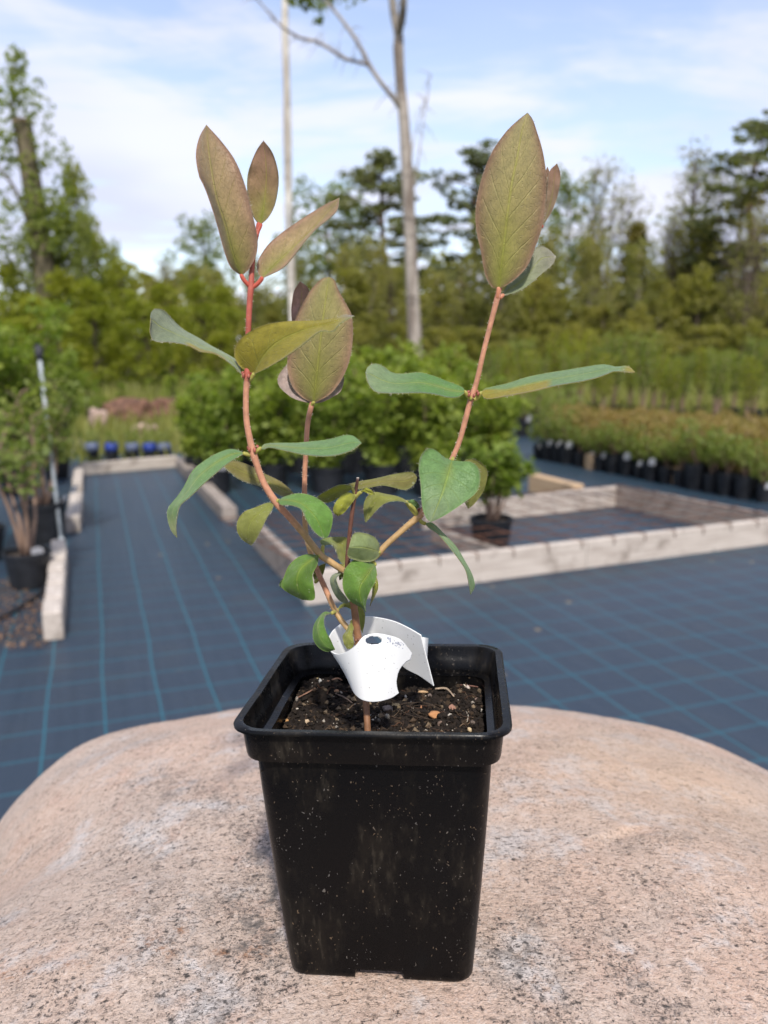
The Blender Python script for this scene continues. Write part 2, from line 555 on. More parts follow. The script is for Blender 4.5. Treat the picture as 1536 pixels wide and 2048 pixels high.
M['f_olive'] = m_foliage('olive_leaves', (.165, .172, .036), (.285, .262, .072), .5)
M['f_bush'] = m_foliage('bright_bush_leaves', (0.125, 0.19, 0.026), (0.275, 0.325, 0.06), 0.5)
M['f_bronze'] = m_foliage('bronze_green_leaves', (0.26, 0.165, 0.06), (0.24, 0.215, 0.07), 0.4)
M['f_haze'] = m_foliage('half_open_leaves', (.165, .180, .050), (.290, .270, .092), .5)
M['f_grass'] = m_foliage('dry_grass_blades', (0.13, 0.16, 0.035), (0.25, 0.24, 0.075), 0.35)

# ------------------------------------------------------------------ ground
PATH_AZ = math.atan((768 - 181) / math.hypot(F, 324))      # the path runs this far to the left of the view
PD = np.array([-math.sin(PATH_AZ), math.cos(PATH_AZ), 0.0])
PN = np.array([math.cos(PATH_AZ), math.sin(PATH_AZ), 0.0])


def sheet_obj(name, poly, z, m, label, cat, kind='structure'):
    b = MB()
    b.add([(x, y, z) for x, y in poly], [tuple(range(len(poly)))])
    return props(b.obj(name, m), label, cat, None, kind)


gv = [(-900, -300), (900, -300), (900, 1500), (-900, 1500)]
sheet_obj('ground', gv, 0.0, M['ground'], 'rough grassy ground beyond the nursery beds', 'ground')
o0 = onZ(260, 1300)
fa = [np.array([-6, -3, 0]), np.array([9.5, -3, 0]), np.array([7.0, 12.5, 0]), np.array([1.2, 14.0, 0]), np.array([-3.4, 9.2, 0]), np.array([-6, 8.4, 0])]
M['fabric'] = m_fabric(PATH_AZ, (float(o0[0]), float(o0[1]), 0), .184, .184)
sheet_obj('ground_cloth', [(p[0], p[1]) for p in fa], .006, M['fabric'],
          'dark blue woven ground cloth with a teal grid of lines', 'ground cloth')
GZ = .006

# ------------------------------------------------------------------ boulder
YAW, TILT, ROLL = R_(-5.804), R_(-2.581), R_(-1.701)
POT_R = Matrix.Rotation(YAW, 3, 'Z') @ Matrix.Rotation(TILT, 3, 'X') @ Matrix.Rotation(ROLL, 3, 'Y')
RIM = Vector((-.000878, .336194, H - .145911))
PN_ = POT_R @ Vector((0, 0, 1))
BASE = RIM - PN_ * .1161
POT_M = Matrix.Translation(RIM) @ POT_R.to_4x4()


def boulder():
    ctrl = [0.561, 0.579, 0.594, 0.647, 0.679, 0.658, 0.666, 0.667, 0.715, 0.634, 0.43, 0.439, 0.449, 0.462, 0.45, 0.43,
            0.42, 0.42, 0.42, 0.42, 0.43, 0.46, 0.50, 0.54]
    NT, NR = 420, 200
    th = np.linspace(0, 2 * math.pi, NT, endpoint=False)
    big = np.linspace(0, 2 * math.pi, 1440, endpoint=False)
    rr = np.interp(big, np.linspace(0, 2 * math.pi, 25), ctrl + ctrl[:1])
    k = np.hanning(121); k /= k.sum()
    rr = np.real(np.fft.ifft(np.fft.fft(rr) * np.fft.fft(np.roll(np.r_[k, np.zeros(1440 - 121)], -60))))
    Rt = np.interp(th, np.r_[big, 2 * math.pi], np.r_[rr, rr[0]])
    nn, hh = 2.6, .5
    # rings: dense on the visible crown, sparse down the flank
    rho = np.r_[np.linspace(.004, .5, 110), np.linspace(.506, .9, 60), 1 - .1 * (1 - np.linspace(0, 1, 30)[1:]) ** 2]
    V = []; wear_shade = []
    chip = [onZ(1175, 1695, BASE.z - .0), onZ(1240, 1652, BASE.z), onZ(1300, 1635, BASE.z), onZ(1375, 1612, BASE.z)]
    streaks = [((1040, 1518), (1132, 1550), 5), ((1178, 1588), (1252, 1640), 7), ((1300, 1620), (1385, 1590), 10), ((1252, 1640), (1330, 1625), 9),
               ((1040, 1880), (1070, 1960), 40), ((1020, 1930), (1100, 1985), 34), ((1240, 1900), (1290, 1930), 18), ((1380, 1930), (1400, 1945), 10), ((1490, 1790), (1536, 1805), 5),
               ((260, 1600), (330, 1660), 40), ((330, 1560), (480, 1590), 26), ((60, 1890), (160, 1880), 16), ((370, 1900), (440, 1950), 22), ((150, 1570), (160, 1530), 22), ((380, 1960), (430, 2040), 16)]
    st3 = [(onZ(*a, BASE.z), onZ(*b, BASE.z), wd * .38 / F) for a, b, wd in streaks]
    rusts = [((270, 1860), (330, 1885), 26), ((350, 1835), (365, 1845), 12), ((0, 1880), (60, 1895), 14), ((440, 1890), (540, 1900), 20), ((130, 1890), (180, 1900), 10)]
    ru3 = [(onZ(*a, BASE.z), onZ(*b, BASE.z), wd * .38 / F) for a, b, wd in rusts]
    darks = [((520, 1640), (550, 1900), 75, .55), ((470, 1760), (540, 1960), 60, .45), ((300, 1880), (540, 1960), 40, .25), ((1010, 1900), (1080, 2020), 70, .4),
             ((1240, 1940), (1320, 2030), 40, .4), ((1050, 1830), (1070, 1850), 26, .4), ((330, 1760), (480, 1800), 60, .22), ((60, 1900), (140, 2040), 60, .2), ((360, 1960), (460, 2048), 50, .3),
             ((300, 1480), (470, 1600), 80, .28), ((230, 1650), (470, 1720), 80, .16), ((1235, 1690), (1370, 1660), 34, .30), ((1060, 1720), (1150, 1800), 50, .18), ((1320, 1780), (1480, 1860), 60, .14)]  # strip just below the chip is painted shade and stain, the others lichen
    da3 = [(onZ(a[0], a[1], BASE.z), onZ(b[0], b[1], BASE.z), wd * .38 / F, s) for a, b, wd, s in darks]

    def seg(P, a, b):
        ab = (b - a)[:2]; t = np.clip(((P[:, :2] - a[:2]) @ ab) / (ab @ ab), 0, 1)
        return np.linalg.norm(P[:, :2] - a[:2] - t[:, None] * ab, axis=1)
    rows = []
    for r in rho:
        rad = r * Rt
        x = BASE.x + rad * np.cos(th); y = BASE.y + rad * np.sin(th)
        z = BASE.z - (PN_.x * (x - BASE.x) + PN_.y * (y - BASE.y)) / PN_.z - hh * (1 - (1 - r ** nn) ** (1 / nn))
        rows.append(np.stack([x, y, z], -1))
    zeq = rows[-1][:, 2]
    for t in np.linspace(0, 1, 26)[1:]:
        sh = 1 - .10 * t ** 2.2
        x = BASE.x + Rt * sh * np.cos(th); y = BASE.y + Rt * sh * np.sin(th)
        rows.append(np.stack([x, y, zeq * (1 - t) + (-.03) * t], -1))
    P = np.concatenate(rows)
    rr_ = np.hypot(P[:, 0] - BASE.x, P[:, 1] - BASE.y)
    damp = np.clip((rr_ - .058) / .06, 0, 1)
    d = np.zeros(len(P))
    for i in range(len(P)):
        x, y, z = P[i]
        a = .006 * fbm(x * 7, y * 7, z * 7, 3) * damp[i] if rr_[i] > .058 else 0
        dz = .0007 * fbm(x * 70, y * 70, z * 70, 3) * (.25 + .75 * damp[i])
        d[i] = a + dz
    # the flaked-off chip
    dist = np.min([seg(P, chip[i], chip[i + 1]) for i in range(3)], axis=0)
    mid = (chip[0] + chip[3]) / 2
    nrm = np.array([(chip[3] - chip[0])[1], -(chip[3] - chip[0])[0]]); nrm /= np.linalg.norm(nrm)
    side = (P[:, :2] - chip[1][:2]) @ nrm
    inside = (side > 0) & (rr_ < .5)
    d -= np.where(inside, .0040 * np.exp(-dist / .016) * (1 - np.exp(-dist / .0012)) * np.exp(-((P[:, 0] - chip[1][0]) ** 2 + (P[:, 1] - chip[1][1]) ** 2) / .0007), 0)
    # a squarer left shoulder
    sa, sb, sc = np.array([-.335, .632, 0]), np.array([-.284, .684, 0]), np.array([-.252, .702, 0])
    d += .0031 * np.exp(-(seg(P, sa, sb) / .06) ** 2) + .0062 * np.exp(-(seg(P, sb, sc) / .035) ** 2)
    P[:, 2] += d
    we = np.zeros((len(P), 3))
    for a, b, wd in st3: we[:, 1] = np.maximum(we[:, 1], np.clip(1.3 - seg(P, a, b) / wd, 0, 1))
    for a, b, wd in ru3: we[:, 2] = np.maximum(we[:, 2], .9 * np.clip(1.3 - seg(P, a, b) / wd, 0, 1))
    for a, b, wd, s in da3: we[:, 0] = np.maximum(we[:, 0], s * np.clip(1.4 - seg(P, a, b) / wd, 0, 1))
    tan = np.exp(-((P[:, 0] - .19) ** 2 + (P[:, 1] - .50) ** 2) / .012)
    n = len(rows)
    Fc = []
    for i in range(n - 1):
        k = np.arange(NT); j = (k + 1) % NT
        Fc.append(np.stack([i * NT + k, i * NT + NT + k, i * NT + NT + j, i * NT + j], -1)[:, ::-1])
    me = np_mesh('boulder', P, np.concatenate(Fc), True)
    me.flip_normals()
    # close the crown
    a = me.attributes.new('wear_shade', 'FLOAT_VECTOR', 'POINT')
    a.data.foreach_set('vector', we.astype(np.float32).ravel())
    a2 = me.attributes.new('tan', 'FLOAT_VECTOR', 'POINT')
    a2.data.foreach_set('vector', np.repeat(tan[:, None], 3, 1).astype(np.float32).ravel())
    import bmesh
    bm = bmesh.new(); bm.from_mesh(me); bm.verts.ensure_lookup_table()
    f = bm.faces.new([bm.verts[i] for i in range(NT)])
    if f.normal.z < 0: f.normal_flip()
    bmesh.ops.recalc_face_normals(bm, faces=bm.faces)
    bm.to_mesh(me); bm.free()
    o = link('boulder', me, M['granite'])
    return props(o, 'large rounded pink granite boulder carrying the square black pot', 'boulder')


boulder()

# ------------------------------------------------------------------ the potted honeysuckle
plant = empty('potted_honeysuckle', tuple(BASE))
props(plant, 'young honeysuckle with bronze top leaves in square black pot on the boulder', 'potted plant')
INV = Matrix.Translation(BASE).inverted()


def under_plant(o, parent=None):
    o.parent = parent or plant
    if parent is None or parent == plant:
        o.matrix_parent_inverse = INV.copy()
    return o


def ring(hw, rc, z, n=7, extra=()):
    """rounded square: each side carries extra stations"""
    pts = []
    cs = [(hw - rc, -(hw - rc), -90), (hw - rc, hw - rc, 0), (-(hw - rc), hw - rc, 90), (-(hw - rc), -(hw - rc), 180)]
    for i, (cx, cy, a0) in enumerate(cs):
        for k in range(n):
            a = R_(a0 + 90 * k / (n - 1))
            pts.append((cx + rc * math.cos(a), cy + rc * math.sin(a), z))
        nx, ny, _ = cs[(i + 1) % 4]
        # straight run from end of this corner to start of the next
        a = R_(a0 + 90)
        p0 = (cx + rc * math.cos(a), cy + rc * math.sin(a)); p1 = (nx + rc * math.cos(a), ny + rc * math.sin(a))
        for e in extra:
            pts.append((p0[0] + (p1[0] - p0[0]) * e, p0[1] + (p1[1] - p0[1]) * e, z))
    return pts


def loft(b, rings, close=False):
    n = len(rings[0])
    V = [p for r in rings for p in r]
    Fc = []
    m = len(rings)
    for i in range(m if close else m - 1):
        for k in range(n):
            j = (k + 1) % n
            i2 = (i + 1) % m
            Fc.append((i * n + k, i * n + j, i2 * n + j, i2 * n + k))
    b.add(V, Fc)


def pot():
    ex = (.12, .25, .33, .345, .42, .5, .58, .655, .67, .75, .88)
    hb = .1161
    # collar and rim (upper part)
    b = MB()
    prof = [(.0549, .0125, -.0016), (.0552, .0126, -.0006), (.0546, .0124, .0002), (.0522, .0112, .0004), (.0514, .0106, -.0006), (.0506, .0100, -.0128), (.0500, .0097, -.0140),
            (.0500 + .0011, .0102, -.0146), (.0500 + .0015, .0106, -.0136), (.0525, .0113, -.0022)]
    prof = [(.0546, .0124, .0003), (.0553, .0127, -.0005), (.0552, .0126, -.0014), (.0524, .0114, -.0022),
            (.0512, .0105, -.0128), (.0508, .0102, -.0142), (.0474, .0090, -.0146), (.0462, .0086, -.0138), (.0492, .0098, -.0128), (.0499, .0100, -.0068), (.0507, .0103, -.0060), (.0512, .0105, -.0015), (.0518, .0108, .0000)]
    rings = []
    for hw, rc, z in prof:
        r = ring(hw, rc, z, 7, ex)
        rings.append([(x + .0003 * mnoise.noise(Vector((x * 60, y * 60, 3))), y + .0003 * mnoise.noise(Vector((x * 60, y * 60, 9))), z + .0005 * mnoise.noise(Vector((x * 40, y * 40, 1)))) for x, y, z in r])
    loft(b, rings, True)
    col = b.obj('rim_collar', M['plastic'], None, True)
    # body
    b = MB()

    def hw(z): return .0474 + (.0392 - .0474) * (-z - .0140) / (hb - .0140)
    zs = [-.0140, -.018, -.03, -.05, -.075, -.095, -.105, -.1085, -.1108, -.1132, -.1152, -hb]
    outer, inner = [], []
    for i, z in enumerate(zs):
        rc = .0090 - .0014 * i / 11
        h = hw(z) - (.0006 if z == -hb else 0)
        bulge = .0006 * math.sin(math.pi * (-z) / hb)
        r = ring(h + bulge, rc, z, 7, ex)
        ri = ring(h + bulge - .0011, rc - .0008, z, 7, ex)
        outer.append(r); inner.append(ri)
    step = 7 + len(ex)

    def notch(r, z):
        out = []
        for k, p in enumerate(r):
            s = k % step - 7
            inn = 3 <= s <= 7 if s >= 0 else False
            zz = p[2]
            if inn and zz < -hb + .0042: zz = -hb + .0042 + .0002 * (zz + hb)
            out.append((p[0], p[1], zz))
        return out
    outer = [notch(r, 0) for r in outer]; inner = [notch(r, 0) for r in inner]
    loft(b, outer + inner[::-1], True)
    fl = ring(hw(-hb) - .0008, .0075, -hb + .0050, 7, ex)
    b.add(fl, [tuple(range(len(fl)))])
    body = b.obj('pot', M['plastic'], None, True)
    for o in (col, body):
        o.matrix_world = POT_M
    body.parent = plant; body.matrix_parent_inverse = INV.copy(); body.matrix_basis = POT_M
    col.parent = body; col.matrix_basis = Matrix.Identity(4)
    for o in (body, col):
        md = o.modifiers.new('edge', 'EDGE_SPLIT'); md.split_angle = R_(50)
    return body


POT = pot()


def soilz(x, y):
    base = -.0205 + .0028 * fbm(x * 45, y * 45, 4, 3) + .0022 * fbm(x * 130, y * 130, 1, 3)
    base += .006 * math.exp(-((x + .033) ** 2 + (y - .035) ** 2) / .0002) + .003 * math.exp(-((x + .005) ** 2 + (y + .03) ** 2) / .0004)
    return base


def soil():
    N = 110
    hw = .0452
    xs = np.linspace(-hw, hw, N)
    V = []
    C = []
    for y in xs:
        for x in xs:
            z = soilz(x, y) + .0012 * fbm(x * 420, y * 420, 2, 3)
            V.append((x, y, z))
            t = fbm(x * 300, y * 300, 7, 3)
            C.append((.013 + .009 * t, .009 + .006 * t, .0065 + .004 * t))
    Fc = [(i * N + k, i * N + k + 1, i * N + N + k + 1, i * N + N + k) for i in range(N - 1) for k in range(N - 1)]
    b = MB(); b.add(V, Fc, C)
    s = b.obj('soil', M['soil'], None, True)
    s.parent = plant; s.matrix_parent_inverse = INV.copy(); s.matrix_basis = POT_M
    # crumbs
    b = MB()
    rnd = random.Random(5)
    oct_f = [(0, 2, 4), (2, 1, 4), (1, 3, 4), (3, 0, 4), (2, 0, 5), (1, 2, 5), (3, 1, 5), (0, 3, 5)]
    for i in range(4600):
        x, y = rnd.uniform(-.045, .045), rnd.uniform(-.045, .045)
        r = .00035 + .0017 * rnd.random() ** 3
        q = rnd.random()
        if q < .74: c = (.012, .0085, .006)
        elif q < .89: c = (.040, .026, .016)
        elif q < .96: c = (.13, .095, .06)
        else: c = (.34, .30, .25)
        if q >= .96: r *= .7
        k = rnd.uniform(.7, 1.4); c = tuple(a * k for a in c)
        mtx = Matrix.Rotation(rnd.uniform(0, 6.28), 3, 'Z') @ Matrix.Rotation(rnd.uniform(0, 6.28), 3, 'X')
        z = soilz(x, y) + r * .4
        V = []
        for d in ((1, 0, 0), (-1, 0, 0), (0, 1, 0), (0, -1, 0), (0, 0, 1), (0, 0, -1)):
            p = mtx @ (Vector(d) * r * rnd.uniform(.5, 1.3))
            V.append((x + p.x, y + p.y, z + p.z * .8))
        b.add(V, oct_f, c)
    # fibres
    for i in range(150):
        x, y = rnd.uniform(-.043, .043), rnd.uniform(-.043, .043)
        a = rnd.uniform(0, 6.28); L = rnd.uniform(.002, .009)
        pts = []
        for k in range(4):
            a += rnd.uniform(-.7, .7)
            pts.append((x, y, soilz(min(.045, max(-.045, x)), min(.045, max(-.045, y))) + rnd.uniform(.0004, .0020)))
            x += math.cos(a) * L / 3; y += math.sin(a) * L / 3
        if max(abs(x), abs(y)) > .0455: continue
        c = rnd.choice([(.05, .03, .02), (.12, .08, .05), (.03, .02, .015), (.07, .035, .02)])
        b.tube(pts, rnd.uniform(.00010, .00028), 4, c)
    o = b.obj('soil_crumbs', M['soil'], s); o['kind'] = 'stuff'
    # root coils pressed against the wall
    b = MB()
    for (cx, cy, r) in ((-.036, -.030, .006), (-.030, -.033, .0045), (.016, .012, .010), (.020, .010, .008), (.018, .014, .0065)):
        pts = [(cx + r * math.cos(t), cy + .5 * r * math.sin(t), -.0190 + .003 * math.sin(t * .7)) for t in np.linspace(.2, 5.2, 14)]
        b.tube(pts, .00016, 4, (.05, .035, .025))
    o = b.obj('root_coil', M['soil'], s); o['kind'] = 'stuff'

    # pebbles (px, py on the soil plane, size mm, colour)
    import bmesh
    inv = POT_M.inverted()

    def on_soil(u, v):
        r = Vector(ray(u, v)); o = Vector(EYE)
        o2 = inv @ o; r2 = inv.to_3x3() @ r
        t = (-.0185 - o2.z) / r2.z
        return o2 + r2 * t
    spec = [(871, 1428, 13, (.42, .20, .085)), (792, 1411, 10.5, (.34, .25, .13)), (775, 1416, 11, (.16, .13, .115)), (672, 1392, 7.5, (.40, .22, .12)),
            (903, 1408, 9, (.30, .16, .11)), (846, 1415, 6, (.42, .20, .10)), (826, 1414, 5.5, (.30, .28, .26)), (613, 1431, 6, (.48, .36, .24)),
            (929, 1362, 5, (.52, .45, .36)), (936, 1375, 5, (.50, .42, .36)), (774, 1431, 6, (.30, .27, .22)), (757, 1431, 4.5, (.36, .30, .22)),
            (953, 1394, 6.5, (.22, .15, .12)), (939, 1457, 5, (.48, .37, .22)), (570, 1436, 4.5, (.45, .24, .09)), (641, 1359, 5, (.52, .40, .22)),
            (600, 1369, 6.5, (.26, .245, .23)), (971, 1412, 4.5, (.40, .37, .32)), (811, 1389, 4.5, (.45, .42, .38)), (880, 1445, 6, (.15, .10, .075)), (590, 1400, 5, (.30, .26, .22)), (641, 1381, 5, (.33, .32, .30)),
            (860, 1388, 5, (.16, .12, .10)), (757, 1442, 6, (.10, .085, .07)), (945, 1448, 5, (.13, .10, .08))]
    for i, (u, v, sz, c) in enumerate(spec):
        bm = bmesh.new()
        bmesh.ops.create_icosphere(bm, subdivisions=3, radius=1)
        rs = Vector((i * 3.1, i * 1.7, 0))
        for vt in bm.verts:
            n = vt.co.copy()
            vt.co = n * (1 + .42 * mnoise.noise(n * 1.3 + rs) + .16 * mnoise.noise(n * 3.6 + rs))
            vt.co.x *= 1.15; vt.co.z *= .72
        me = bpy.data.meshes.new('pebble'); bm.to_mesh(me); bm.free()
        a = me.color_attributes.new('col', 'FLOAT_COLOR', 'POINT')
        cc = np.ones((len(me.vertices), 4), np.float32); cc[:, :3] = c
        a.data.foreach_set('color', cc.ravel())
        me.polygons.foreach_set('use_smooth', [True] * len(me.polygons))
        p = on_soil(u, v)
        r = sz * .5 * .375 / F * 1.75
        p.x = max(-.0445, min(.0445, p.x)); p.y = max(-.0445, min(.0445, p.y))
        ob = link('pebble', me, M['stone_bits'], s)
        ob.location = (p.x, p.y, soilz(p.x, p.y) + r * .45)
        ob.scale = (r, r, r); ob.rotation_euler = (.2 * i, .1 * i, i * 1.3)
    # bits of straw and bark
    for i, (a, c_, wd, c) in enumerate([((872, 1355), (908, 1388), 1.0, (.36, .27, .19)), ((826, 1384), (856, 1380), 1.3, (.40, .26, .14)), ((655, 1380), (690, 1357), .7, (.26, .15, .10)), ((920, 1368), (962, 1366), .6, (.16, .08, .06)), ((932, 1425), (934, 1447), .5, (.34, .30, .24)), ((668, 1396), (705, 1408), .6, (.18, .13, .10)), ((592, 1401), (632, 1395), .6, (.22, .12, .08))]):
        p0, p1 = on_soil(*a), on_soil(*c_)
        b = MB()
        md_ = (p0 + p1) / 2 + Vector((.0008, .0005, 0))
        for q in (p0, p1, md_):
            q.x = max(-.0445, min(.0445, q.x)); q.y = max(-.0445, min(.0445, q.y))
        P3 = [(p0.x, p0.y, soilz(p0.x, p0.y) + .0012), (md_.x, md_.y, max(soilz(md_.x, md_.y) + .0008, .5 * (soilz(p0.x, p0.y) + soilz(p1.x, p1.y)) + .0014)), (p1.x, p1.y, soilz(p1.x, p1.y) + .0016)]
        b.tube(P3, [wd * .0004, wd * .0006, wd * .0003], 6, c, sub=4)
        b.obj('straw_bit', M['stone_bits'], s, True)


soil()

# --- stems -------------------------------------------------------
Y0 = .330


def px(u, v, dz=0.0):
    return onY(u, v, Y0 + dz * .01)


PXM = .34 / F                                # metres per pixel near the plant
NODE = (.26, .075, .05)
RED, SALM, TAN, BRN, DRK = (.36, .085, .058), (.42, .20, .12), (.36, .23, .10), (.20, .095, .045), (.115, .048, .032)
GRN = (.28, .27, .07)
STEMS = {
    'main': [(737, 1500, -1.6, 16, BRN), (735, 1455, -1.4, 15, BRN), (731, 1390, -.8, 15, BRN), (724, 1335, -.3, 16, BRN), (718, 1290, -.1, 20, BRN), (714, 1262, 0, 18, BRN), (711, 1235, 0, 17, BRN), (706, 1200, 0, 16, BRN),
             (699, 1165, 0, 14, BRN), (695, 1140, 0, 13, DRK), (697, 1092, 0, 10, DRK), (703, 1035, 0, 9.5, DRK), (709, 996, 0, 9, DRK), (715, 960, 0, 6.5, DRK), (715.5, 955, 0, 6, (.6, .56, .5))],
    'left': [(694, 1146, 0, 14, TAN), (682, 1138, -.1, 15, TAN), (660, 1123, -.15, 15, TAN), (639, 1108, -.2, 15.5, TAN), (607, 1067, -.3, 15, TAN), (576, 1031, -.4, 15, SALM), (553, 1006, -.5, 16.5, SALM), (529, 969, -.5, 14, SALM),
             (514, 930, -.5, 14, SALM), (507, 908, -.5, 17, SALM), (500, 880, -.5, 14, SALM), (493, 840, -.5, 13, SALM), (492, 790, -.5, 12.5, SALM), (494, 765, -.5, 14, SALM), (495, 750, -.5, 15, RED), (496, 700, -.4, 12, RED), (497, 650, -.4, 12, RED),
             (500, 595, -.4, 12.5, RED), (502, 574, -.4, 13, RED), (505, 525, -.3, 10, RED), (512, 480, -.2, 8, RED), (514.5, 466, -.2, 7, RED)],
    'back': [(716, 1275, .1, 12, TAN), (703, 1263, .3, 12, TAN), (692, 1253, .5, 13, TAN), (671, 1223, .8, 13, TAN), (651, 1178, 1.0, 13, SALM), (635, 1142, 1.2, 13, SALM), (619, 1098, 1.4, 12.5, TAN), (611, 1059, 1.5, 12, TAN),
             (609, 1008, 1.6, 12, SALM), (609.5, 950, 1.6, 11.5, SALM), (611, 918, 1.6, 11.5, SALM), (615, 850, 1.6, 11.5, SALM), (622, 815, 1.6, 12, SALM), (627, 800, 1.7, 10, RED)],
    'right': [(698, 1160, .1, 13, BRN), (718, 1142, .2, 14, TAN), (740, 1122, .3, 15.5, TAN), (757, 1107, .35, 15, TAN), (772, 1090, .4, 14, TAN), (811, 1055, .5, 14, TAN), (834, 1036, .6, 16.5, TAN), (846, 1024, .6, 15, SALM), (869, 985, .8, 13, SALM), (890, 945, .9, 12.5, SALM),
              (904, 918, .9, 12, SALM), (920, 879, .9, 12, SALM), (938, 812, .9, 13, SALM), (943, 795, .9, 14, SALM), (953, 765, .9, 12, SALM), (966, 708, .8, 11.5, SALM), (981, 649, .8, 11.5, SALM), (994, 598, .8, 13, SALM), (1002, 570, .9, 9, RED), (1030, 500, 1.3, 6, RED), (1080, 452, 1.8, 4, RED)],
}
hair_rng = random.Random(3)


def hairs(b, P, N, n_per, length, rad=.00006):
    pass


for nm, pts in STEMS.items():
    b = MB()
    P = [px(u, v, d) for u, v, d, w_, c in pts]
    b.tube(P, [w_ * .5 * PXM * .90 for *_, w_, c in pts], 10, [c for *_, c in pts], sub=5)
    # nodes: swollen red bud scales
    if nm == 'main':
        for (u, v, r) in ((716, 1284, 11), (695, 1143, 9)):
            for k in range(5):
                a = k * 1.3
                c0 = px(u + r * .45 * math.cos(a), v + r * .5 * math.sin(a), -.12 + .1 * math.sin(a))
                b.tube([c0 + np.array([0, 0, -.0010]), c0, c0 + np.array([.0004, 0, .0008])], [.0004, .0011, .0003], 6, (.14, .06, .035), sub=2)
    if nm == 'left':
        for (u, v, c) in ((507, 903, NODE), (495, 755, NODE)):
            for k in range(6):
                a = k * 1.05 + .3
                c0 = px(u + 11 * math.cos(a), v - 2 + 4 * math.sin(a), -.5 - .2 * math.sin(a))
                c1 = px(u + 7 * math.cos(a), v - 11 + 3 * math.sin(a), -.5 - .15 * math.sin(a))
                b.tube([c0, (c0 + c1) / 2 + np.array([.0004 * math.cos(a), 0, .0003]), c1], [.0005, .0007, .0002], 6, c, sub=2)
    if nm == 'right':
        for (u, v, c) in ((945, 792, NODE), (846, 1027, NODE)):
            for k in range(6):
                a = k * 1.05 + .3
                c0 = px(u + 10 * math.cos(a), v - 2 + 5 * math.sin(a), .75 - .2 * math.sin(a))
                c1 = px(u + 8 * math.cos(a) + 3, v - 9 + 4 * math.sin(a), .75 - .15 * math.sin(a))
                b.tube([c0, (c0 + c1) / 2 + np.array([.0004 * math.cos(a), 0, .0003]), c1], [.0005, .0007, .0002], 6, c, sub=2)
    st = under_plant(b.obj('stem', M['stem'], None, True))
    if nm != 'main':
        hb = MB()
        Q, ex = catmull(np.array(P), 6, [np.array([[w_ * .5 * PXM] for *_, w_, c in pts])])
        for k in range(int(len(Q) * 1.1)):
            i = hair_rng.randrange(len(Q) // 6, len(Q) - 2)
            t = Q[i + 1] - Q[i]; t /= np.linalg.norm(t)
            d = np.array([hair_rng.gauss(0, 1), hair_rng.gauss(0, .6), hair_rng.gauss(0, 1)]); d -= t * d.dot(t); d /= np.linalg.norm(d)
            p0 = Q[i] + (Q[i + 1] - Q[i]) * hair_rng.random() + d * ex[0][i][0] * .9
            p1 = p0 + d * hair_rng.uniform(.0005, .0011) + t * hair_rng.uniform(-.0002, .0004)
            s_ = np.cross(d, t) * .00010
            hb.add([p0 - s_, p0 + s_, p0 + t * .0001, p1], [(0, 1, 3), (1, 2, 3), (2, 0, 3)])
        h = hb.obj('stem_hair', M['hair'], st); h['kind'] = 'stuff'

# --- leaves ------------------------------------------------------
GTOP = (.108, .195, .070); GTOP2 = (.100, .195, .042); GREY = (.165, .215, .120)
OLIVE = (.185, .195, .048); OLIVE2 = (.150, .150, .055); BRONZE = (.275, .200, .098); PURP = (.250, .145, .105); BRZG = (.205, .195, .048); YEL = (.235, .250, .030); PALE = (.170, .215, .090); MUST = (.20, .17, .022)


def resample(pts, n, pw=1.0):
    P = np.array(pts, float)
    if len(P) > 2: P, _ = catmull(P, 8)
    s = np.r_[0, np.cumsum(np.linalg.norm(np.diff(P, axis=0), axis=1))]; s /= s[-1]
    t = np.linspace(0, 1, n)
    t = .5 - .5 * np.cos(math.pi * t) * (1 - .35) - .5 * .35 * (1 - 2 * t)      # denser at both ends
    return np.stack([np.interp(t, s, P[:, k]) for k in range(P.shape[1])], -1), t


leaf_count = 0


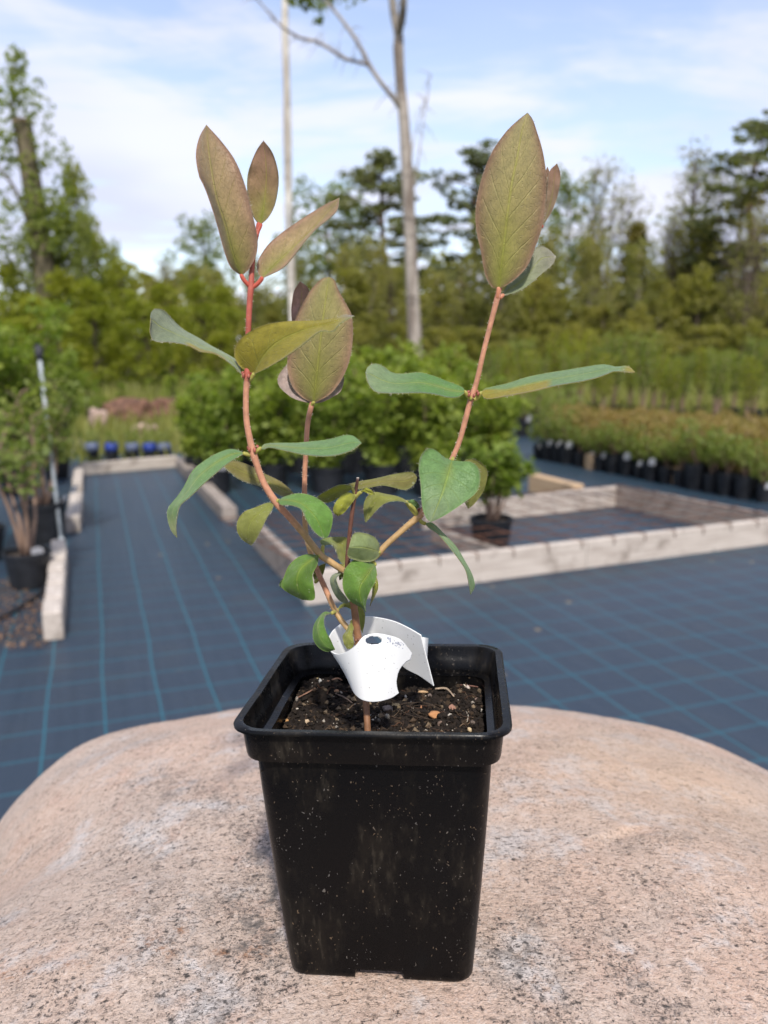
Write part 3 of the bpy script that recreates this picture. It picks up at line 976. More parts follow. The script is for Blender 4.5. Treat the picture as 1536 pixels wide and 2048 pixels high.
def leaf(base, tip, L, Rr, z, edge=(0, 0), cup=.0, mid=None, vis=GTOP, back=OLIVE, tipc=None, basec=None, edgec=None, pet=None, petc=None, hair=1.0, patch=None, fold=None, ripple=.035):
    """outline in picture pixels at a given depth in cm; z = depths base, middle, tip; edge = extra depth of the two margins"""
    global leaf_count
    leaf_count += 1
    N, K = 30, 13
    Lp, t = resample([base] + list(L) + [tip], N)
    Rp, _ = resample([base] + list(Rr) + [tip], N)
    Mp = resample([base] + list(mid) + [tip], N)[0] if mid else None
    zc = np.interp(t, np.linspace(0, 1, len(z)), z)
    if len(z) == 3:
        zc = (1 - t) ** 2 * z[0] + 2 * t * (1 - t) * (2 * z[1] - .5 * z[0] - .5 * z[2]) + t ** 2 * z[2]
    wd = np.sin(np.pi * np.clip(t, 0, 1)) ** .6
    us = np.linspace(-1, 1, K)
    Pt = np.zeros((N, K, 3)); UV = np.zeros((N, K, 2)); COLv = np.zeros((N, K, 3)); COLb = np.zeros((N, K, 3))
    vis_, back_ = np.array(vis), np.array(back)
    for i in range(N):
        mpt = Mp[i] if Mp is not None else (Lp[i] + Rp[i]) / 2
        for k, u in enumerate(us):
            if Mp is not None:
                # keep the rib between the margins
                if u < 0: p = mpt + (Lp[i] - mpt) * (-u)
                else: p = mpt + (Rp[i] - mpt) * u
            else:
                p = mpt + (Rp[i] - Lp[i]) / 2 * u
            d = zc[i] + (edge[0] * max(0, -u) ** 1.2 + edge[1] * max(0, u) ** 1.2) * wd[i] + cup * (abs(u) ** 1.5) * wd[i]
            if fold: d += fold * (1 - abs(u)) * wd[i]
            d += ripple * 1.6 * mnoise.noise(Vector((t[i] * 5, u * 1.6, leaf_count * 3.3))) * wd[i]
            d += ripple * 1.1 * abs(u) ** 2 * math.sin(t[i] * 22 + leaf_count + (2 if u > 0 else 0)) * wd[i]
            Pt[i, k] = px(p[0], p[1], d)
            UV[i, k] = (u, t[i])
            c = vis_.copy()
            if tipc is not None: c = c + (np.array(tipc) - c) * np.clip((t[i] - .35) / .6, 0, 1)
            if basec is not None: c = c + (np.array(basec) - c) * np.clip(1 - t[i] / .45, 0, 1) * (.35 + .65 * (1 - abs(u)))
            if edgec is not None: c = c + (np.array(edgec) - c) * abs(u) ** 3
            if patch is not None: c = c + (np.array(patch[0]) - c) * np.clip(patch[1](u, t[i]), 0, 1)
            COLv[i, k] = c; COLb[i, k] = back_
    # close the pointed ends
    gu = np.gradient(Pt, axis=1); gv_ = np.gradient(Pt, axis=0)
    nr = np.cross(gu, gv_)
    ln = np.linalg.norm(nr, axis=2, keepdims=True)
    nr = np.where(ln > 1e-12, nr / np.maximum(ln, 1e-12), 0)
    nr[0] = nr[1]; nr[-1] = nr[-2]
    mean = nr[N // 2].mean(0)
    toward = EYE - Pt[N // 2].mean(0)
    sgn = 1 if nr.reshape(-1, 3).mean(0).dot(toward) > 0 else -1
    th = .00014
    A = Pt + nr * th * sgn; B = Pt - nr * th * sgn
    V = np.concatenate([A.reshape(-1, 3), B.reshape(-1, 3)])
    C = np.concatenate([COLv.reshape(-1, 3), COLb.reshape(-1, 3)])
    U2 = np.concatenate([UV.reshape(-1, 2)] * 2)
    n1 = N * K
    Fc = []
    for i in range(N - 1):
        for k in range(K - 1):
            q = (i * K + k, i * K + k + 1, (i + 1) * K + k + 1, (i + 1) * K + k)
            if sgn < 0: q = q[::-1]
            Fc.append(q); Fc.append(tuple(x + n1 for x in q[::-1]))
    loop = [i * K for i in range(N)] + [(N - 1) * K + k for k in range(1, K)] + [i * K + K - 1 for i in range(N - 2, -1, -1)] + [k for k in range(K - 2, 0, -1)]
    for a, c in zip(loop, loop[1:] + loop[:1]):
        q = (a, c, c + n1, a + n1)
        if sgn > 0: pass
        Fc.append(q if sgn < 0 else q[::-1])
    b = MB()
    b.add(V, Fc, [tuple(c) for c in C])
    if pet:
        pc = petc or GRN
        P0 = [px(*p) for p in pet] + [Pt[0].mean(0), Pt[1].mean(0)]
        b.tube(P0, [.00085] * (len(P0) - 1) + [.0004], 7, [pc] * len(P0), sub=4)
    nuv = len(b.v) - len(V)
    me = b.mesh('leaf', True)
    uvl = me.uv_layers.new(name='uv')
    U2 = np.concatenate([U2, np.tile([[.9, .5]], (nuv, 1))]) if nuv else U2
    vi = np.zeros(len(me.loops), np.int32); me.loops.foreach_get('vertex_index', vi)
    uvl.data.foreach_set('uv', U2[vi].astype(np.float32).ravel())
    o = link('leaf', me, M['leaf'])
    under_plant(o)
    # fringe of hairs
    if hair:
        hb = MB()
        r = hair_rng
        for side in (0, K - 1):
            inn = 1 if side == 0 else K - 2
            for k in range(int(42 * hair)):
                f = r.uniform(.03, .985) * (N - 1); i = min(int(f), N - 2); fr = f - i
                e = Pt[i, side] * (1 - fr) + Pt[i + 1, side] * fr
                out = e - (Pt[i, inn] * (1 - fr) + Pt[i + 1, inn] * fr)
                out /= np.linalg.norm(out) + 1e-9
                tg = Pt[i + 1, side] - Pt[i, side]; tg /= np.linalg.norm(tg) + 1e-9
                d = out + tg * r.uniform(.0, .7) + nr[i, side] * r.gauss(0, .35); d /= np.linalg.norm(d)
                tipp = e + d * r.uniform(.0006, .0013)
                s_ = tg * .00004; n_ = nr[i, side] * .00004
                hb.add([e - s_, e + s_, e + n_, tipp], [(0, 1, 3), (1, 2, 3), (2, 0, 3)])
        for k in range(int(30 * hair)):
            i = r.randrange(2, N - 2); kk = r.randrange(1, K - 1)
            e = A[i, kk]; n_ = nr[i, kk] * sgn
            tg = Pt[i + 1, kk] - Pt[i, kk]; tg /= np.linalg.norm(tg) + 1e-9
            tipp = e + (n_ * .5 + tg * .8) * r.uniform(.0003, .0007)
            s_ = np.cross(tg, n_) * .00004
            hb.add([e - s_, e + s_, e + tg * .0001, tipp], [(0, 1, 3), (1, 2, 3), (2, 0, 3)])
        h = hb.obj('leaf_hair', M['hair'], o); h['kind'] = 'stuff'
    return o


# top of the left shoot
leaf((483, 551), (413, 250), [(462, 535), (449, 503), (430, 434), (410, 376), (399, 354), (392, 311), (399, 275)],
     [(498, 538), (513, 509), (515, 477), (505, 428), (492, 376), (472, 324), (443, 283)], (-.5, -1.0, -.2), (.35, -.15), .22,
     [(465, 503), (449, 444), (433, 395), (423, 340), (417, 294)], vis=BRONZE, tipc=(.205, .145, .075), basec=BRZG, back=GTOP, edgec=PURP, pet=[(500, 573, -.4), (495, 568, -.45), (488, 560, -.5)], petc=RED)
leaf((521, 449), (527, 281), [(508, 434), (497, 398), (495, 363), (501, 330), (513, 301)], [(537, 434), (550, 408), (557, 369), (555, 337), (544, 304)], (.1, .3, .2), (-.25, -.2), 0,
     [(529, 402), (533, 356), (531, 314)], vis=(.225, .150, .075), basec=(.20, .22, .04), tipc=PURP, back=GTOP, pet=[(513, 474, -.2), (516, 462, -.1), (520, 453, 0)], petc=RED, hair=.6)
leaf((517, 448), (505, 320), [(505, 430), (496, 400), (494, 365), (498, 338)], [(520, 425), (522, 390), (518, 350)], (.1, .7, 1.0), (0, .2), 0, vis=BRZG, back=GTOP, hair=.3, pet=[(513, 474, -.1), (515, 460, 0)], petc=RED)
leaf((524, 556), (679, 396), [(516, 545), (515, 525), (531, 496), (550, 477), (583, 452), (618, 429), (648, 411)], [(537, 551), (563, 538), (583, 519), (605, 490), (631, 460), (660, 436), (675, 419)], (-.4, .2, .9), (.3, -.35), 0,
     [(553, 527), (589, 493), (625, 458)], vis=BRONZE, basec=(.17, .165, .045), tipc=(.195, .145, .070), back=GTOP, edgec=PURP, pet=[(504, 575, -.4), (512, 570, -.4), (520, 562, -.4)], petc=RED)
# second node of the left shoot
leaf((485, 752), (301, 640), [(475, 723), (457, 710), (423, 692), (394, 674), (368, 660), (348, 642), (329, 622), (313, 617), (303, 624)],
     [(462, 729), (430, 708), (400, 703), (378, 692), (345, 685), (309, 683), (300, 666), (300, 655)], (-.5, -.6, -1.4), (.9, -.6), 0, vis=GREY, tipc=(.135, .155, .11), basec=(.14, .19, .07), back=MUST,
     patch=(MUST, lambda u, t: (u - .45) * 4 * (1 if .2 < t < .55 else 0)), pet=[(492, 760, -.5), (488, 757, -.5)], petc=GRN)
leaf((508, 748), (709, 632), [(494, 741), (478, 731), (468, 708), (474, 686), (495, 666), (527, 650), (573, 643), (619, 642), (658, 639), (685, 630)],
     [(516, 745), (540, 733), (573, 713), (605, 691), (641, 663), (666, 664), (680, 648), (698, 637)], (-.6, -1.5, -2.2), (.5, -.8), 0,
     [(527, 712), (557, 683), (605, 661), (654, 648)], vis=MUST, back=GTOP2, basec=(.19, .16, .02), patch=((.22, .19, .17), lambda u, t: (t - .86) * 8 * (1 if u < .1 else .4)), pet=[(497, 762, -.5), (503, 756, -.55)], petc=GRN)
# shoot behind
leaf((627, 805), (658, 554), [(605, 795), (586, 775), (576, 745), (575, 717), (580, 680), (590, 640), (609, 600), (625, 576), (642, 559)], [(638, 801), (664, 785), (687, 752), (700, 717), (706, 671), (703, 629), (693, 610), (677, 581), (669, 560)], (1.5, 1.0, 1.2), (.5, .2), .15,
     [(633, 755), (641, 680), (650, 610)], vis=(.25, .215, .088), basec=(.25, .25, .062), tipc=(.235, .215, .08), back=GTOP, edgec=PURP, pet=[(622, 812, 1.6), (625, 808, 1.55)])
leaf((625, 807), (628, 690), [(605, 803), (583, 795), (560, 775), (555, 757), (566, 738), (590, 715)], [(645, 804), (667, 793), (682, 782), (688, 756), (680, 735), (660, 710)], (1.8, 2.3, 4.2), (-.2, -.2), 0, vis=(.26, .20, .185), back=BRZG, edgec=(.28, .22, .20), hair=.6, pet=[(622, 814, 1.7)])
leaf((600, 668), (600, 563), [(588, 655), (583, 632), (584, 605), (589, 580)], [(612, 655), (619, 632), (621, 605), (617, 577)], (2.0, 2.2, 2.0), (.1, .1), 0, vis=(.36, .20, .19), back=GTOP, hair=.6, pet=[(616, 760, 1.9), (610, 720, 2.0), (603, 685, 2.0)], petc=RED)
# third node of the left shoot
leaf((488, 907), (354, 1075), [(474, 900), (456, 899), (430, 909), (404, 925), (384, 943), (368, 974), (352, 997), (336, 1017), (336, 1040), (344, 1063)],
     [(472, 916), (449, 932), (423, 954), (404, 971), (381, 993), (361, 1010), (355, 1030), (352, 1055)], (-.6, -1.4, -1.6), (.6, -.4), 0, vis=GTOP, tipc=(.10, .175, .05), back=OLIVE, patch=((.26, .30, .13), lambda u, t: (t - .80) * 8), pet=[(505, 909, -.5), (496, 909, -.55)])
leaf((521, 897), (723, 886), [(531, 888), (560, 886), (589, 886), (625, 883), (658, 879), (687, 871), (706, 872)], [(528, 899), (540, 895), (573, 902), (605, 909), (645, 913), (677, 910), (705, 900)], (-.6, -1.2, -1.6), (1.0, -.8), 0, vis=GTOP, basec=(.15, .19, .05), back=OLIVE, pet=[(508, 908, -.5), (514, 902, -.6)])
leaf((590, 990), (447, 933), [(576, 975), (557, 961), (524, 945), (495, 929), (466, 922)], [(566, 993), (547, 984), (514, 971), (482, 961), (462, 946)], (1.5, 1.2, .6), (.4, -.4), 0, vis=(.165, .145, .040), back=GTOP, edgec=(.15, .13, .05), pet=[(609, 1000, 1.6), (600, 995, 1.55)])
# fourth node
leaf((556, 1001), (648, 1077), [(573, 992), (599, 987), (625, 992), (648, 1006), (664, 1026), (664, 1049), (656, 1072)], [(562, 1010), (583, 1011), (602, 1018), (612, 1039), (625, 1059), (638, 1072)], (-.6, -1.4, -1.5), (.4, -.3), .0,
     [(575, 1000), (602, 1008), (624, 1026), (640, 1052)], vis=GTOP2, basec=GTOP, back=OLIVE, tipc=(.09, .19, .03), pet=[(552, 1006, -.5)])
leaf((548, 1007), (503, 1091), [(534, 1006), (508, 1016), (488, 1024), (476, 1040), (474, 1060), (484, 1078)], [(545, 1018), (534, 1036), (525, 1055), (514, 1076)], (-.5, -1.0, -.6), (.2, -.2), 0, vis=OLIVE, back=GTOP, basec=(.14, .165, .045), pet=[(553, 1006, -.5)])
# low leaves
leaf((637, 1111), (604, 1199), [(615, 1109), (596, 1115), (578, 1131), (569, 1152), (563, 1173), (580, 1187)], [(634, 1130), (625, 1149), (627, 1170), (630, 1187), (627, 1200)], (-.3, -1.4, -1.0), (.4, .1), .2,
     [(620, 1122), (600, 1140), (594, 1165)], vis=(.088, .165, .026), back=OLIVE, hair=.6, tipc=(.08, .16, .02), pet=[(641, 1109, -.2)])
leaf((631, 1164), (651, 1126), [(626, 1150), (633, 1135)], [(643, 1154), (649, 1140)], (1.2, 1.5, 1.2), (0, 0), 0, vis=OLIVE, back=GTOP, hair=.6, pet=[(640, 1155, 1.15)])
leaf((573, 1150), (560, 1174), [(563, 1160), (559, 1168)], [(585, 1170), (578, 1180)], (-.2, -.1, 0), (0, 0), 0, vis=(.05, .12, .02), back=OLIVE, hair=.2, pet=[(612, 1135, .6), (590, 1140, .2)])
leaf((646, 1093), (690, 1131), [(640, 1082), (654, 1076), (675, 1074), (694, 1076), (696, 1095), (696, 1115)], [(656, 1089), (666, 1091), (673, 1105), (679, 1121)], (.1, .7, .5), (.3, -.3), 0, vis=OLIVE, basec=GTOP, back=GTOP, hair=.4, pet=[(646, 1110, -.15), (645, 1102, 0)])
leaf((690, 1131), (679, 1160), [(680, 1128), (676, 1142)], [(696, 1140), (690, 1154)], (.5, .35, .3), (0, 0), 0, vis=(.2, .21, .06), back=GTOP, hair=.3, pet=[(694, 1143, .1)])
leaf((758, 1103), (698, 1095), [(758, 1088), (747, 1073), (727, 1066), (709, 1066), (702, 1080)], [(756, 1114), (741, 1123), (718, 1122), (697, 1114), (695, 1104)], (.1, -.7, -.9), (.3, .3), 0, [(738, 1097), (718, 1094)], vis=PALE, back=GTOP, edgec=(.19, .22, .09), hair=.6, pet=[(747, 1116, .3), (756, 1110, .2)])
leaf((750, 1129), (731, 1224), [(733, 1121), (709, 1119), (690, 1137), (687, 1150), (685, 1168), (690, 1188), (703, 1204), (722, 1214)], [(753, 1145), (750, 1164), (741, 1180), (733, 1199), (731, 1213)], (.1, -1.2, -.8), (.4, .4), 0, [(735, 1150), (720, 1175), (722, 1200)], vis=(.088, .168, .026), back=OLIVE, tipc=(.07, .145, .02), hair=.5, pet=[(740, 1122, .3), (747, 1125, .2)])
leaf((684, 1145), (697, 1205), [(668, 1148), (660, 1160), (665, 1180), (675, 1197), (688, 1206)], [(673, 1156), (675, 1168), (682, 1182), (693, 1196)], (.0, -.2, .2), (.2, -.3), 0, vis=(.19, .225, .15), back=GTOP, hair=.4, pet=[(693, 1144, 0), (689, 1143, 0)])
leaf((751, 1150), (740, 1213), [(755, 1162), (756, 1176), (749, 1194), (742, 1207)], [(746, 1164), (745, 1180), (743, 1196)], (.5, .4, .5), (.1, -.1), 0, vis=YEL, tipc=(.2, .17, .08), back=OLIVE, hair=.3, pet=[(738, 1126, .3), (747, 1138, .4)])
leaf((664, 1226), (670, 1299), [(649, 1224), (635, 1238), (627, 1255), (627, 1278), (638, 1295), (654, 1303)], [(651, 1231), (648, 1243), (652, 1262), (661, 1279)], (.4, -1.2, -1.6), (.3, -.2), .1, [(646, 1232), (636, 1250), (640, 1275), (654, 1292)], vis=(.080, .160, .024), back=OLIVE, hair=.5, pet=[(671, 1224, .75), (668, 1224, .6)])
leaf((676, 1219), (725, 1266), [(682, 1209), (697, 1204), (714, 1207), (728, 1222), (730, 1240)], [(690, 1214), (705, 1222), (713, 1240), (720, 1256)], (.9, 1.2, .9), (0, 0), 0, vis=OLIVE, back=GTOP, hair=.4, pet=[(671, 1223, .8), (673, 1221, .85)])
leaf((703, 1243), (695, 1298), [(698, 1250), (693, 1262), (686, 1272), (688, 1287)], [(707, 1256), (705, 1270), (708, 1286), (704, 1296)], (.2, -.5, -.6), (.2, 0), 0, vis=OLIVE, back=GTOP, hair=.4, pet=[(714, 1262, 0), (709, 1250, .1)])
# around the cut tip
leaf((705, 977), (634, 994), [(699, 971), (678, 970), (654, 981), (642, 988)], [(694, 985), (676, 996), (655, 1006), (641, 1001)], (.0, .5, .9), (-.2, .1), 0, vis=OLIVE, back=GTOP, patch=(YEL, lambda u, t: (-u + .1) * 3), hair=.6, pet=[(709, 990, 0), (708, 982, 0)])
leaf((710, 991), (676, 1032), [(697, 985), (682, 992), (670, 1008), (667, 1023)], [(709, 998), (698, 1013), (688, 1025)], (-.1, -.6, -.5), (.1, .1), .1, vis=YEL, back=OLIVE, hair=.3, pet=[(708, 997, 0)])
leaf((690, 972), (834, 955), [(713, 964), (752, 957), (795, 947), (824, 944)], [(716, 979), (740, 975), (764, 971), (787, 975), (811, 980), (828, 969)], (.6, 1.2, 1.6), (.2, -.1), 0, vis=(.165, .150, .052), back=GTOP, edgec=(.15, .16, .05), hair=.8, pet=[(711, 985, .1), (706, 978, .4)])
leaf((722, 984), (750, 988), [(728, 976), (740, 978)], [(730, 984), (742, 990)], (0, -.1, .1), (0, 0), 0, vis=YEL, back=OLIVE, hair=.2, pet=[(710, 996, 0), (716, 988, 0)])
leaf((820, 1010), (731, 1045), [(812, 1001), (795, 993), (770, 988), (748, 984), (734, 994), (728, 1008), (728, 1027)], [(808, 1004), (791, 1002), (770, 1007), (752, 1022), (742, 1034)], (.4, .6, .8), (.3, -.2), 0, vis=OLIVE, back=GTOP, edgec=(.17, .18, .05), hair=.6, pet=[(835, 1032, .6), (830, 1020, .5)])
leaf((812, 1003), (839, 1014), [(824, 999), (834, 1004)], [(818, 1013), (830, 1018)], (.5, .6, .8), (0, 0), 0, vis=GTOP, back=OLIVE, hair=.3, pet=[(832, 1030, .6), (822, 1018, .55)])
# right shoot
leaf((904, 921), (861, 1044), [(889, 915), (872, 901), (857, 896), (842, 910), (837, 934), (841, 969), (844, 1012), (852, 1035)], [(924, 923), (943, 924), (957, 936), (961, 957), (953, 985), (924, 1008), (889, 1031)], (.6, -.6, -1.2), (.3, .3), -.1,
     [(895, 952), (885, 985), (872, 1018)], vis=GTOP, tipc=GREY, edgec=(.10, .19, .06), back=OLIVE, hair=.6, pet=[(906, 916, .8)])
leaf((916, 930), (936, 1017), [(918, 960), (922, 990)], [(935, 919), (953, 920), (971, 934), (975, 950), (967, 981), (949, 1007)], (1.2, 1.5, 1.6), (0, .1), 0, vis=(.165, .165, .045), back=GTOP, hair=.6, pet=[(902, 922, .95)])
leaf((850, 1047), (941, 1189), [(865, 1046), (889, 1069), (912, 1093), (929, 1121), (944, 1149), (949, 1172)], [(858, 1056), (877, 1069), (896, 1091), (915, 1115), (931, 1140), (937, 1165)], (.5, -.2, .2), (.5, -.4), 0, vis=GTOP, basec=(.15, .20, .06), back=OLIVE, hair=.5, pet=[(838, 1036, .6), (843, 1044, .55)])
leaf((930, 784), (731, 747), [(923, 774), (895, 763), (864, 751), (837, 745), (805, 748), (784, 745), (766, 733), (751, 727), (736, 734)], [(917, 794), (895, 795), (870, 789), (840, 786), (810, 787), (778, 787), (751, 784), (737, 768)], (.7, .4, .2), (.9, -.9), 0, vis=(.070, .155, .035), basec=(.10, .19, .05), tipc=GREY, back=OLIVE, pet=[(943, 799, .8), (936, 792, .75)])
leaf((962, 786), (1270, 745), [(972, 777), (1015, 767), (1052, 755), (1091, 747), (1141, 739), (1188, 731), (1212, 729), (1232, 734), (1255, 732)], [(973, 798), (1012, 793), (1071, 782), (1110, 772), (1169, 762), (1208, 751), (1228, 743), (1259, 745)], (.8, .2, .1), (.9, -.8), 0, vis=(.115, .185, .075), basec=(.12, .19, .06), back=MUST,
     patch=(MUST, lambda u, t: max((u + .15) * 4 * (1 if t < .47 else 0), (u + 1.1 - (t - .02) * 6) * 3 * (1 if t < .3 else 0), (t - .90) * 20)), pet=[(947, 800, .85), (955, 795, .85)])
leaf((997, 577), (1055, 226), [(983, 573), (970, 548), (961, 497), (953, 462), (951, 423), (958, 376), (970, 337), (985, 302), (1012, 264), (1036, 241)], [(1010, 572), (1032, 557), (1055, 532), (1071, 493), (1085, 450), (1092, 395), (1092, 348), (1085, 302), (1073, 262), (1065, 239)], (.7, .2, .6), (.4, .2), .2,
     [(1005, 512), (1014, 434), (1024, 364), (1034, 317), (1044, 262)], vis=(.255, .215, .085), basec=(.24, .24, .050), tipc=(.25, .21, .095), back=GTOP, edgec=(.18, .10, .07), hair=1.3, pet=[(995, 596, .75), (996, 586, .7)], petc=SALM)
leaf((1084, 452), (1114, 327), [(1090, 420), (1094, 380), (1098, 345)], [(1096, 436), (1110, 408), (1119, 374), (1120, 345)], (1.8, 2.0, 2.0), (0, 0), 0, vis=(.19, .135, .085), tipc=PURP, back=GTOP, hair=.6, pet=[(1079, 454, 1.8)], petc=RED)
leaf((1082, 452), (1095, 334), [(1078, 420), (1084, 370), (1090, 345)], [(1092, 420), (1098, 380), (1100, 350)], (1.9, 2.3, 2.4), (0, 0), 0, vis=PURP, back=GTOP, hair=.3, pet=[(1079, 455, 1.8)], petc=RED)
leaf((1006, 590), (1112, 514), [(1015, 570), (1045, 540), (1065, 505), (1077, 492), (1095, 497)], [(1032, 585), (1059, 569), (1083, 548), (1104, 530)], (1.0, 1.6, 2.2), (.3, -.2), 0, vis=(.17, .20, .11), tipc=(.20, .19, .15), back=OLIVE, hair=1.0, pet=[(999, 596, .85)], petc=SALM)


# ------------------------------------------------------------------ white looped label
def m_tag():
    m, g = mat('white_label_strip')
    tc = g.n('TexCoord', out=3)
    grp = g.ramp(g.noise(tc, 90, 3, .6), .42, .62)
    wv = g.n('VectorMath', {0: tc, 1: g.n('VectorMath', {0: g.n('TexNoise', {'Vector': tc, 'Scale': 700.0, 'Detail': 2.0}, out=1), 1: (.0016, .0016, .0016)}, operation='MULTIPLY')}, operation='ADD')
    tot = None
    for sc_, r0, kp in ((380, .17, .10), (800, .24, .16)):
        cc = g.n('SeparateColor', {0: g.vor(wv, sc_, out=1)}, out=0)
        k = g.math('MULTIPLY', g.ramp(g.vor(wv, sc_), r0, r0 * .6), g.math('LESS_THAN', cc, g.math('MULTIPLY', g.math('ADD', grp, .25), kp)))
        tot = k if tot is None else g.math('MAXIMUM', tot, k)
    c = g.mix(g.math('MULTIPLY', tot, .75), (.80, .80, .79), (.14, .12, .10))
    p = princ(g, Base_Color=c, Roughness=.42, Specular_IOR_Level=.4, Normal=g.bump(g.noise(tc, 300, 2), .05, .0003))
    t = g.n('BsdfTranslucent', {0: (.8, .8, .76)})
    finish(g, g.n('MixShader', {0: .14, 1: p, 2: t}))
    return m


M['tag'] = m_tag()
M['ink'] = simple('printed_ink', (.34, .36, .44), .6, .1, 20, 0, .001)


def tag():
    top = [(842, 1270, .2), (818, 1256, .7), (790, 1243, 1.3), (762, 1236, 1.8), (735, 1233, 2.1), (710, 1236, 2.1), (685, 1246, 1.8), (667, 1260, 1.2), (658, 1275, .5), (656, 1290, -.2), (662, 1302, -.9), (675, 1308, -1.3),
           (692, 1304, -1.7), (710, 1292, -1.95), (727, 1273, -2.0), (750, 1267, -1.7), (775, 1270, -1.3), (802, 1280, -.8), (824, 1307, -.3)]
    bot = [(868, 1372, .3), (840, 1352, .8), (808, 1334, 1.4), (782, 1300, 1.9), (752, 1271, 2.2), (728, 1272, 2.2), (708, 1310, 1.9), (697, 1338, 1.3), (692, 1338, .6), (690, 1340, -.1), (693, 1350, -.8), (700, 1368, -1.3),
           (709, 1386, -1.7), (722, 1398, -2.0), (738, 1403, -2.1), (755, 1403, -2.0), (770, 1400, -1.8), (784, 1395, -1.5), (797, 1386, -1.2)]
    T, _ = catmull([px(*p) for p in top], 20); Bt, _ = catmull([px(*p) for p in bot], 20)
    n = len(T); K = 90
    V = np.zeros((n, K, 3))
    notch = px(792, 1347, -1.2)
    for i in range(n):
        s = i / (n - 1)
        for k in range(K):
            w_ = k / (K - 1)
            p = T[i] * (1 - w_) + Bt[i] * w_
            V[i, k] = p
    # concave cut-out at the front end, a straight cut at the other
    c_end = (T[-1] * .45 + Bt[-1] * .55)
    def uvp(p):
        d = p - EYE; z = d @ FW
        return 768 + F * d[0] / z, 1024 - F * (d @ UP) / z
    keep = np.ones((n, K), bool)
    for i in range(n):
        for k in range(K):
            u, v = uvp(V[i, k])
            if i > n * .62:
                if ((u - 836) / 43) ** 2 + ((v - 1364) / 47) ** 2 < 1: keep[i, k] = False
                if ((u - 747) / 16) ** 2 + ((v - 1281) / 7.5) ** 2 < 1: keep[i, k] = False
    gu = np.gradient(V, axis=0); gw = np.gradient(V, axis=1)
    nr = np.cross(gu, gw); nr /= np.linalg.norm(nr, axis=2, keepdims=True) + 1e-12
    th = .00022
    A = (V + nr * th).reshape(-1, 3); B = (V - nr * th).reshape(-1, 3)
    VV = np.concatenate([A, B]); n1 = n * K
    Fc = []
    cell = np.zeros((n - 1, K - 1), bool)
    for i in range(n - 1):
        for k in range(K - 1):
            cell[i, k] = keep[i, k] and keep[i + 1, k] and keep[i, k + 1] and keep[i + 1, k + 1]
    for i in range(n - 1):
        for k in range(K - 1):
            if not cell[i, k]: continue
            q = (i * K + k, (i + 1) * K + k, (i + 1) * K + k + 1, i * K + k + 1)
            Fc.append(q); Fc.append(tuple(x + n1 for x in q[::-1]))
            for (di, dk, a, b_) in ((-1, 0, q[0], q[3]), (1, 0, q[2], q[1]), (0, -1, q[1], q[0]), (0, 1, q[3], q[2])):
                ii, kk = i + di, k + dk
                if ii < 0 or kk < 0 or ii >= n - 1 or kk >= K - 1 or not cell[ii, kk]:
                    Fc.append((a, b_, b_ + n1, a + n1))
    b = MB(); b.add(VV, Fc)
    root = empty('plant_label', tuple(px(745, 1403, -2.0)))
    props(root, 'white plastic label strip looped round the stem above the soil', 'plant label')
    iv = Matrix.Translation(root.location).inverted()
    o = b.obj('strip', M['tag'], None, True); o.parent = root; o.matrix_parent_inverse = iv
    # rolled tail that sticks out behind the flap
    b = MB()
    rows = []
    for a in np.linspace(-.5, 2.6, 14):
        uu = 846 + 11 * math.sin(a); dz = 1.45 - .9 * math.cos(a)
        rows.append((px(uu, 1275 + 2 * math.sin(a), dz + .1), px(uu + 1 - 4 * math.sin(a), 1323, dz + .1)))
    for e in (0, .0004):
        pass
    Vv = [r[j] + np.array([0, e, 0]) for e in (0, .0005) for r in rows for j in (0, 1)]
    m_ = len(rows); Fc = []
    for i in range(m_ - 1):
        Fc.append((2 * i, 2 * i + 1, 2 * i + 3, 2 * i + 2)); o_ = 2 * m_
        Fc.append((o_ + 2 * i, o_ + 2 * i + 2, o_ + 2 * i + 3, o_ + 2 * i + 1))
    b.add(Vv, Fc)
    t2 = b.obj('tail', M['tag'], None, True); t2.parent = root; t2.matrix_parent_inverse = iv
    # faint print on the front band
    b = MB()
    r = random.Random(2)
    for k in range(34):
        u = r.uniform(774, 806); v = 1275 + (u - 774) * .42 + r.choice((0, 4, 8)) + r.uniform(-.5, .5)
        # find nearest point on the outer surface of the front panel
        best = None
        for i in range(int(n * .8), n, 2):
            for kk in range(0, K // 2, 2):
                if not keep[i, kk]: continue
                q = uvp(V[i, kk]); d = (q[0] - u) ** 2 + (q[1] - v) ** 2
                if best is None or d < best[0]: best = (d, i, kk)
        if best[0] > 14: continue
        i, kk = best[1], best[2]
        nn = nr[i, kk] if nr[i, kk] @ (EYE - V[i, kk]) > 0 else -nr[i, kk]
        c = V[i, kk] + nn * (th + .00004)
        a1 = gu[i, kk] / np.linalg.norm(gu[i, kk]); a2 = np.cross(nn, a1)
        l1, l2 = r.uniform(.0001, .00045), r.uniform(.0001, .0004)
        b.add([c - a1 * l1 - a2 * l2, c + a1 * l1 - a2 * l2, c + a1 * l1 + a2 * l2, c - a1 * l1 + a2 * l2], [(0, 1, 2, 3)])
    if b.v:
        o = b.obj('print', M['ink']); o.parent = root; o.matrix_parent_inverse = iv
    return root


tag()
#@@BACKGROUND@@
# ================================================================== BACKGROUND
def up_at(u, vb, vt):
    """ground point under (u, vb) and the height whose top shows at vt"""
    g_ = onZ(u, vb, GZ)
    p = onY(u, vt, g_[1])
    return g_, p[2] - GZ


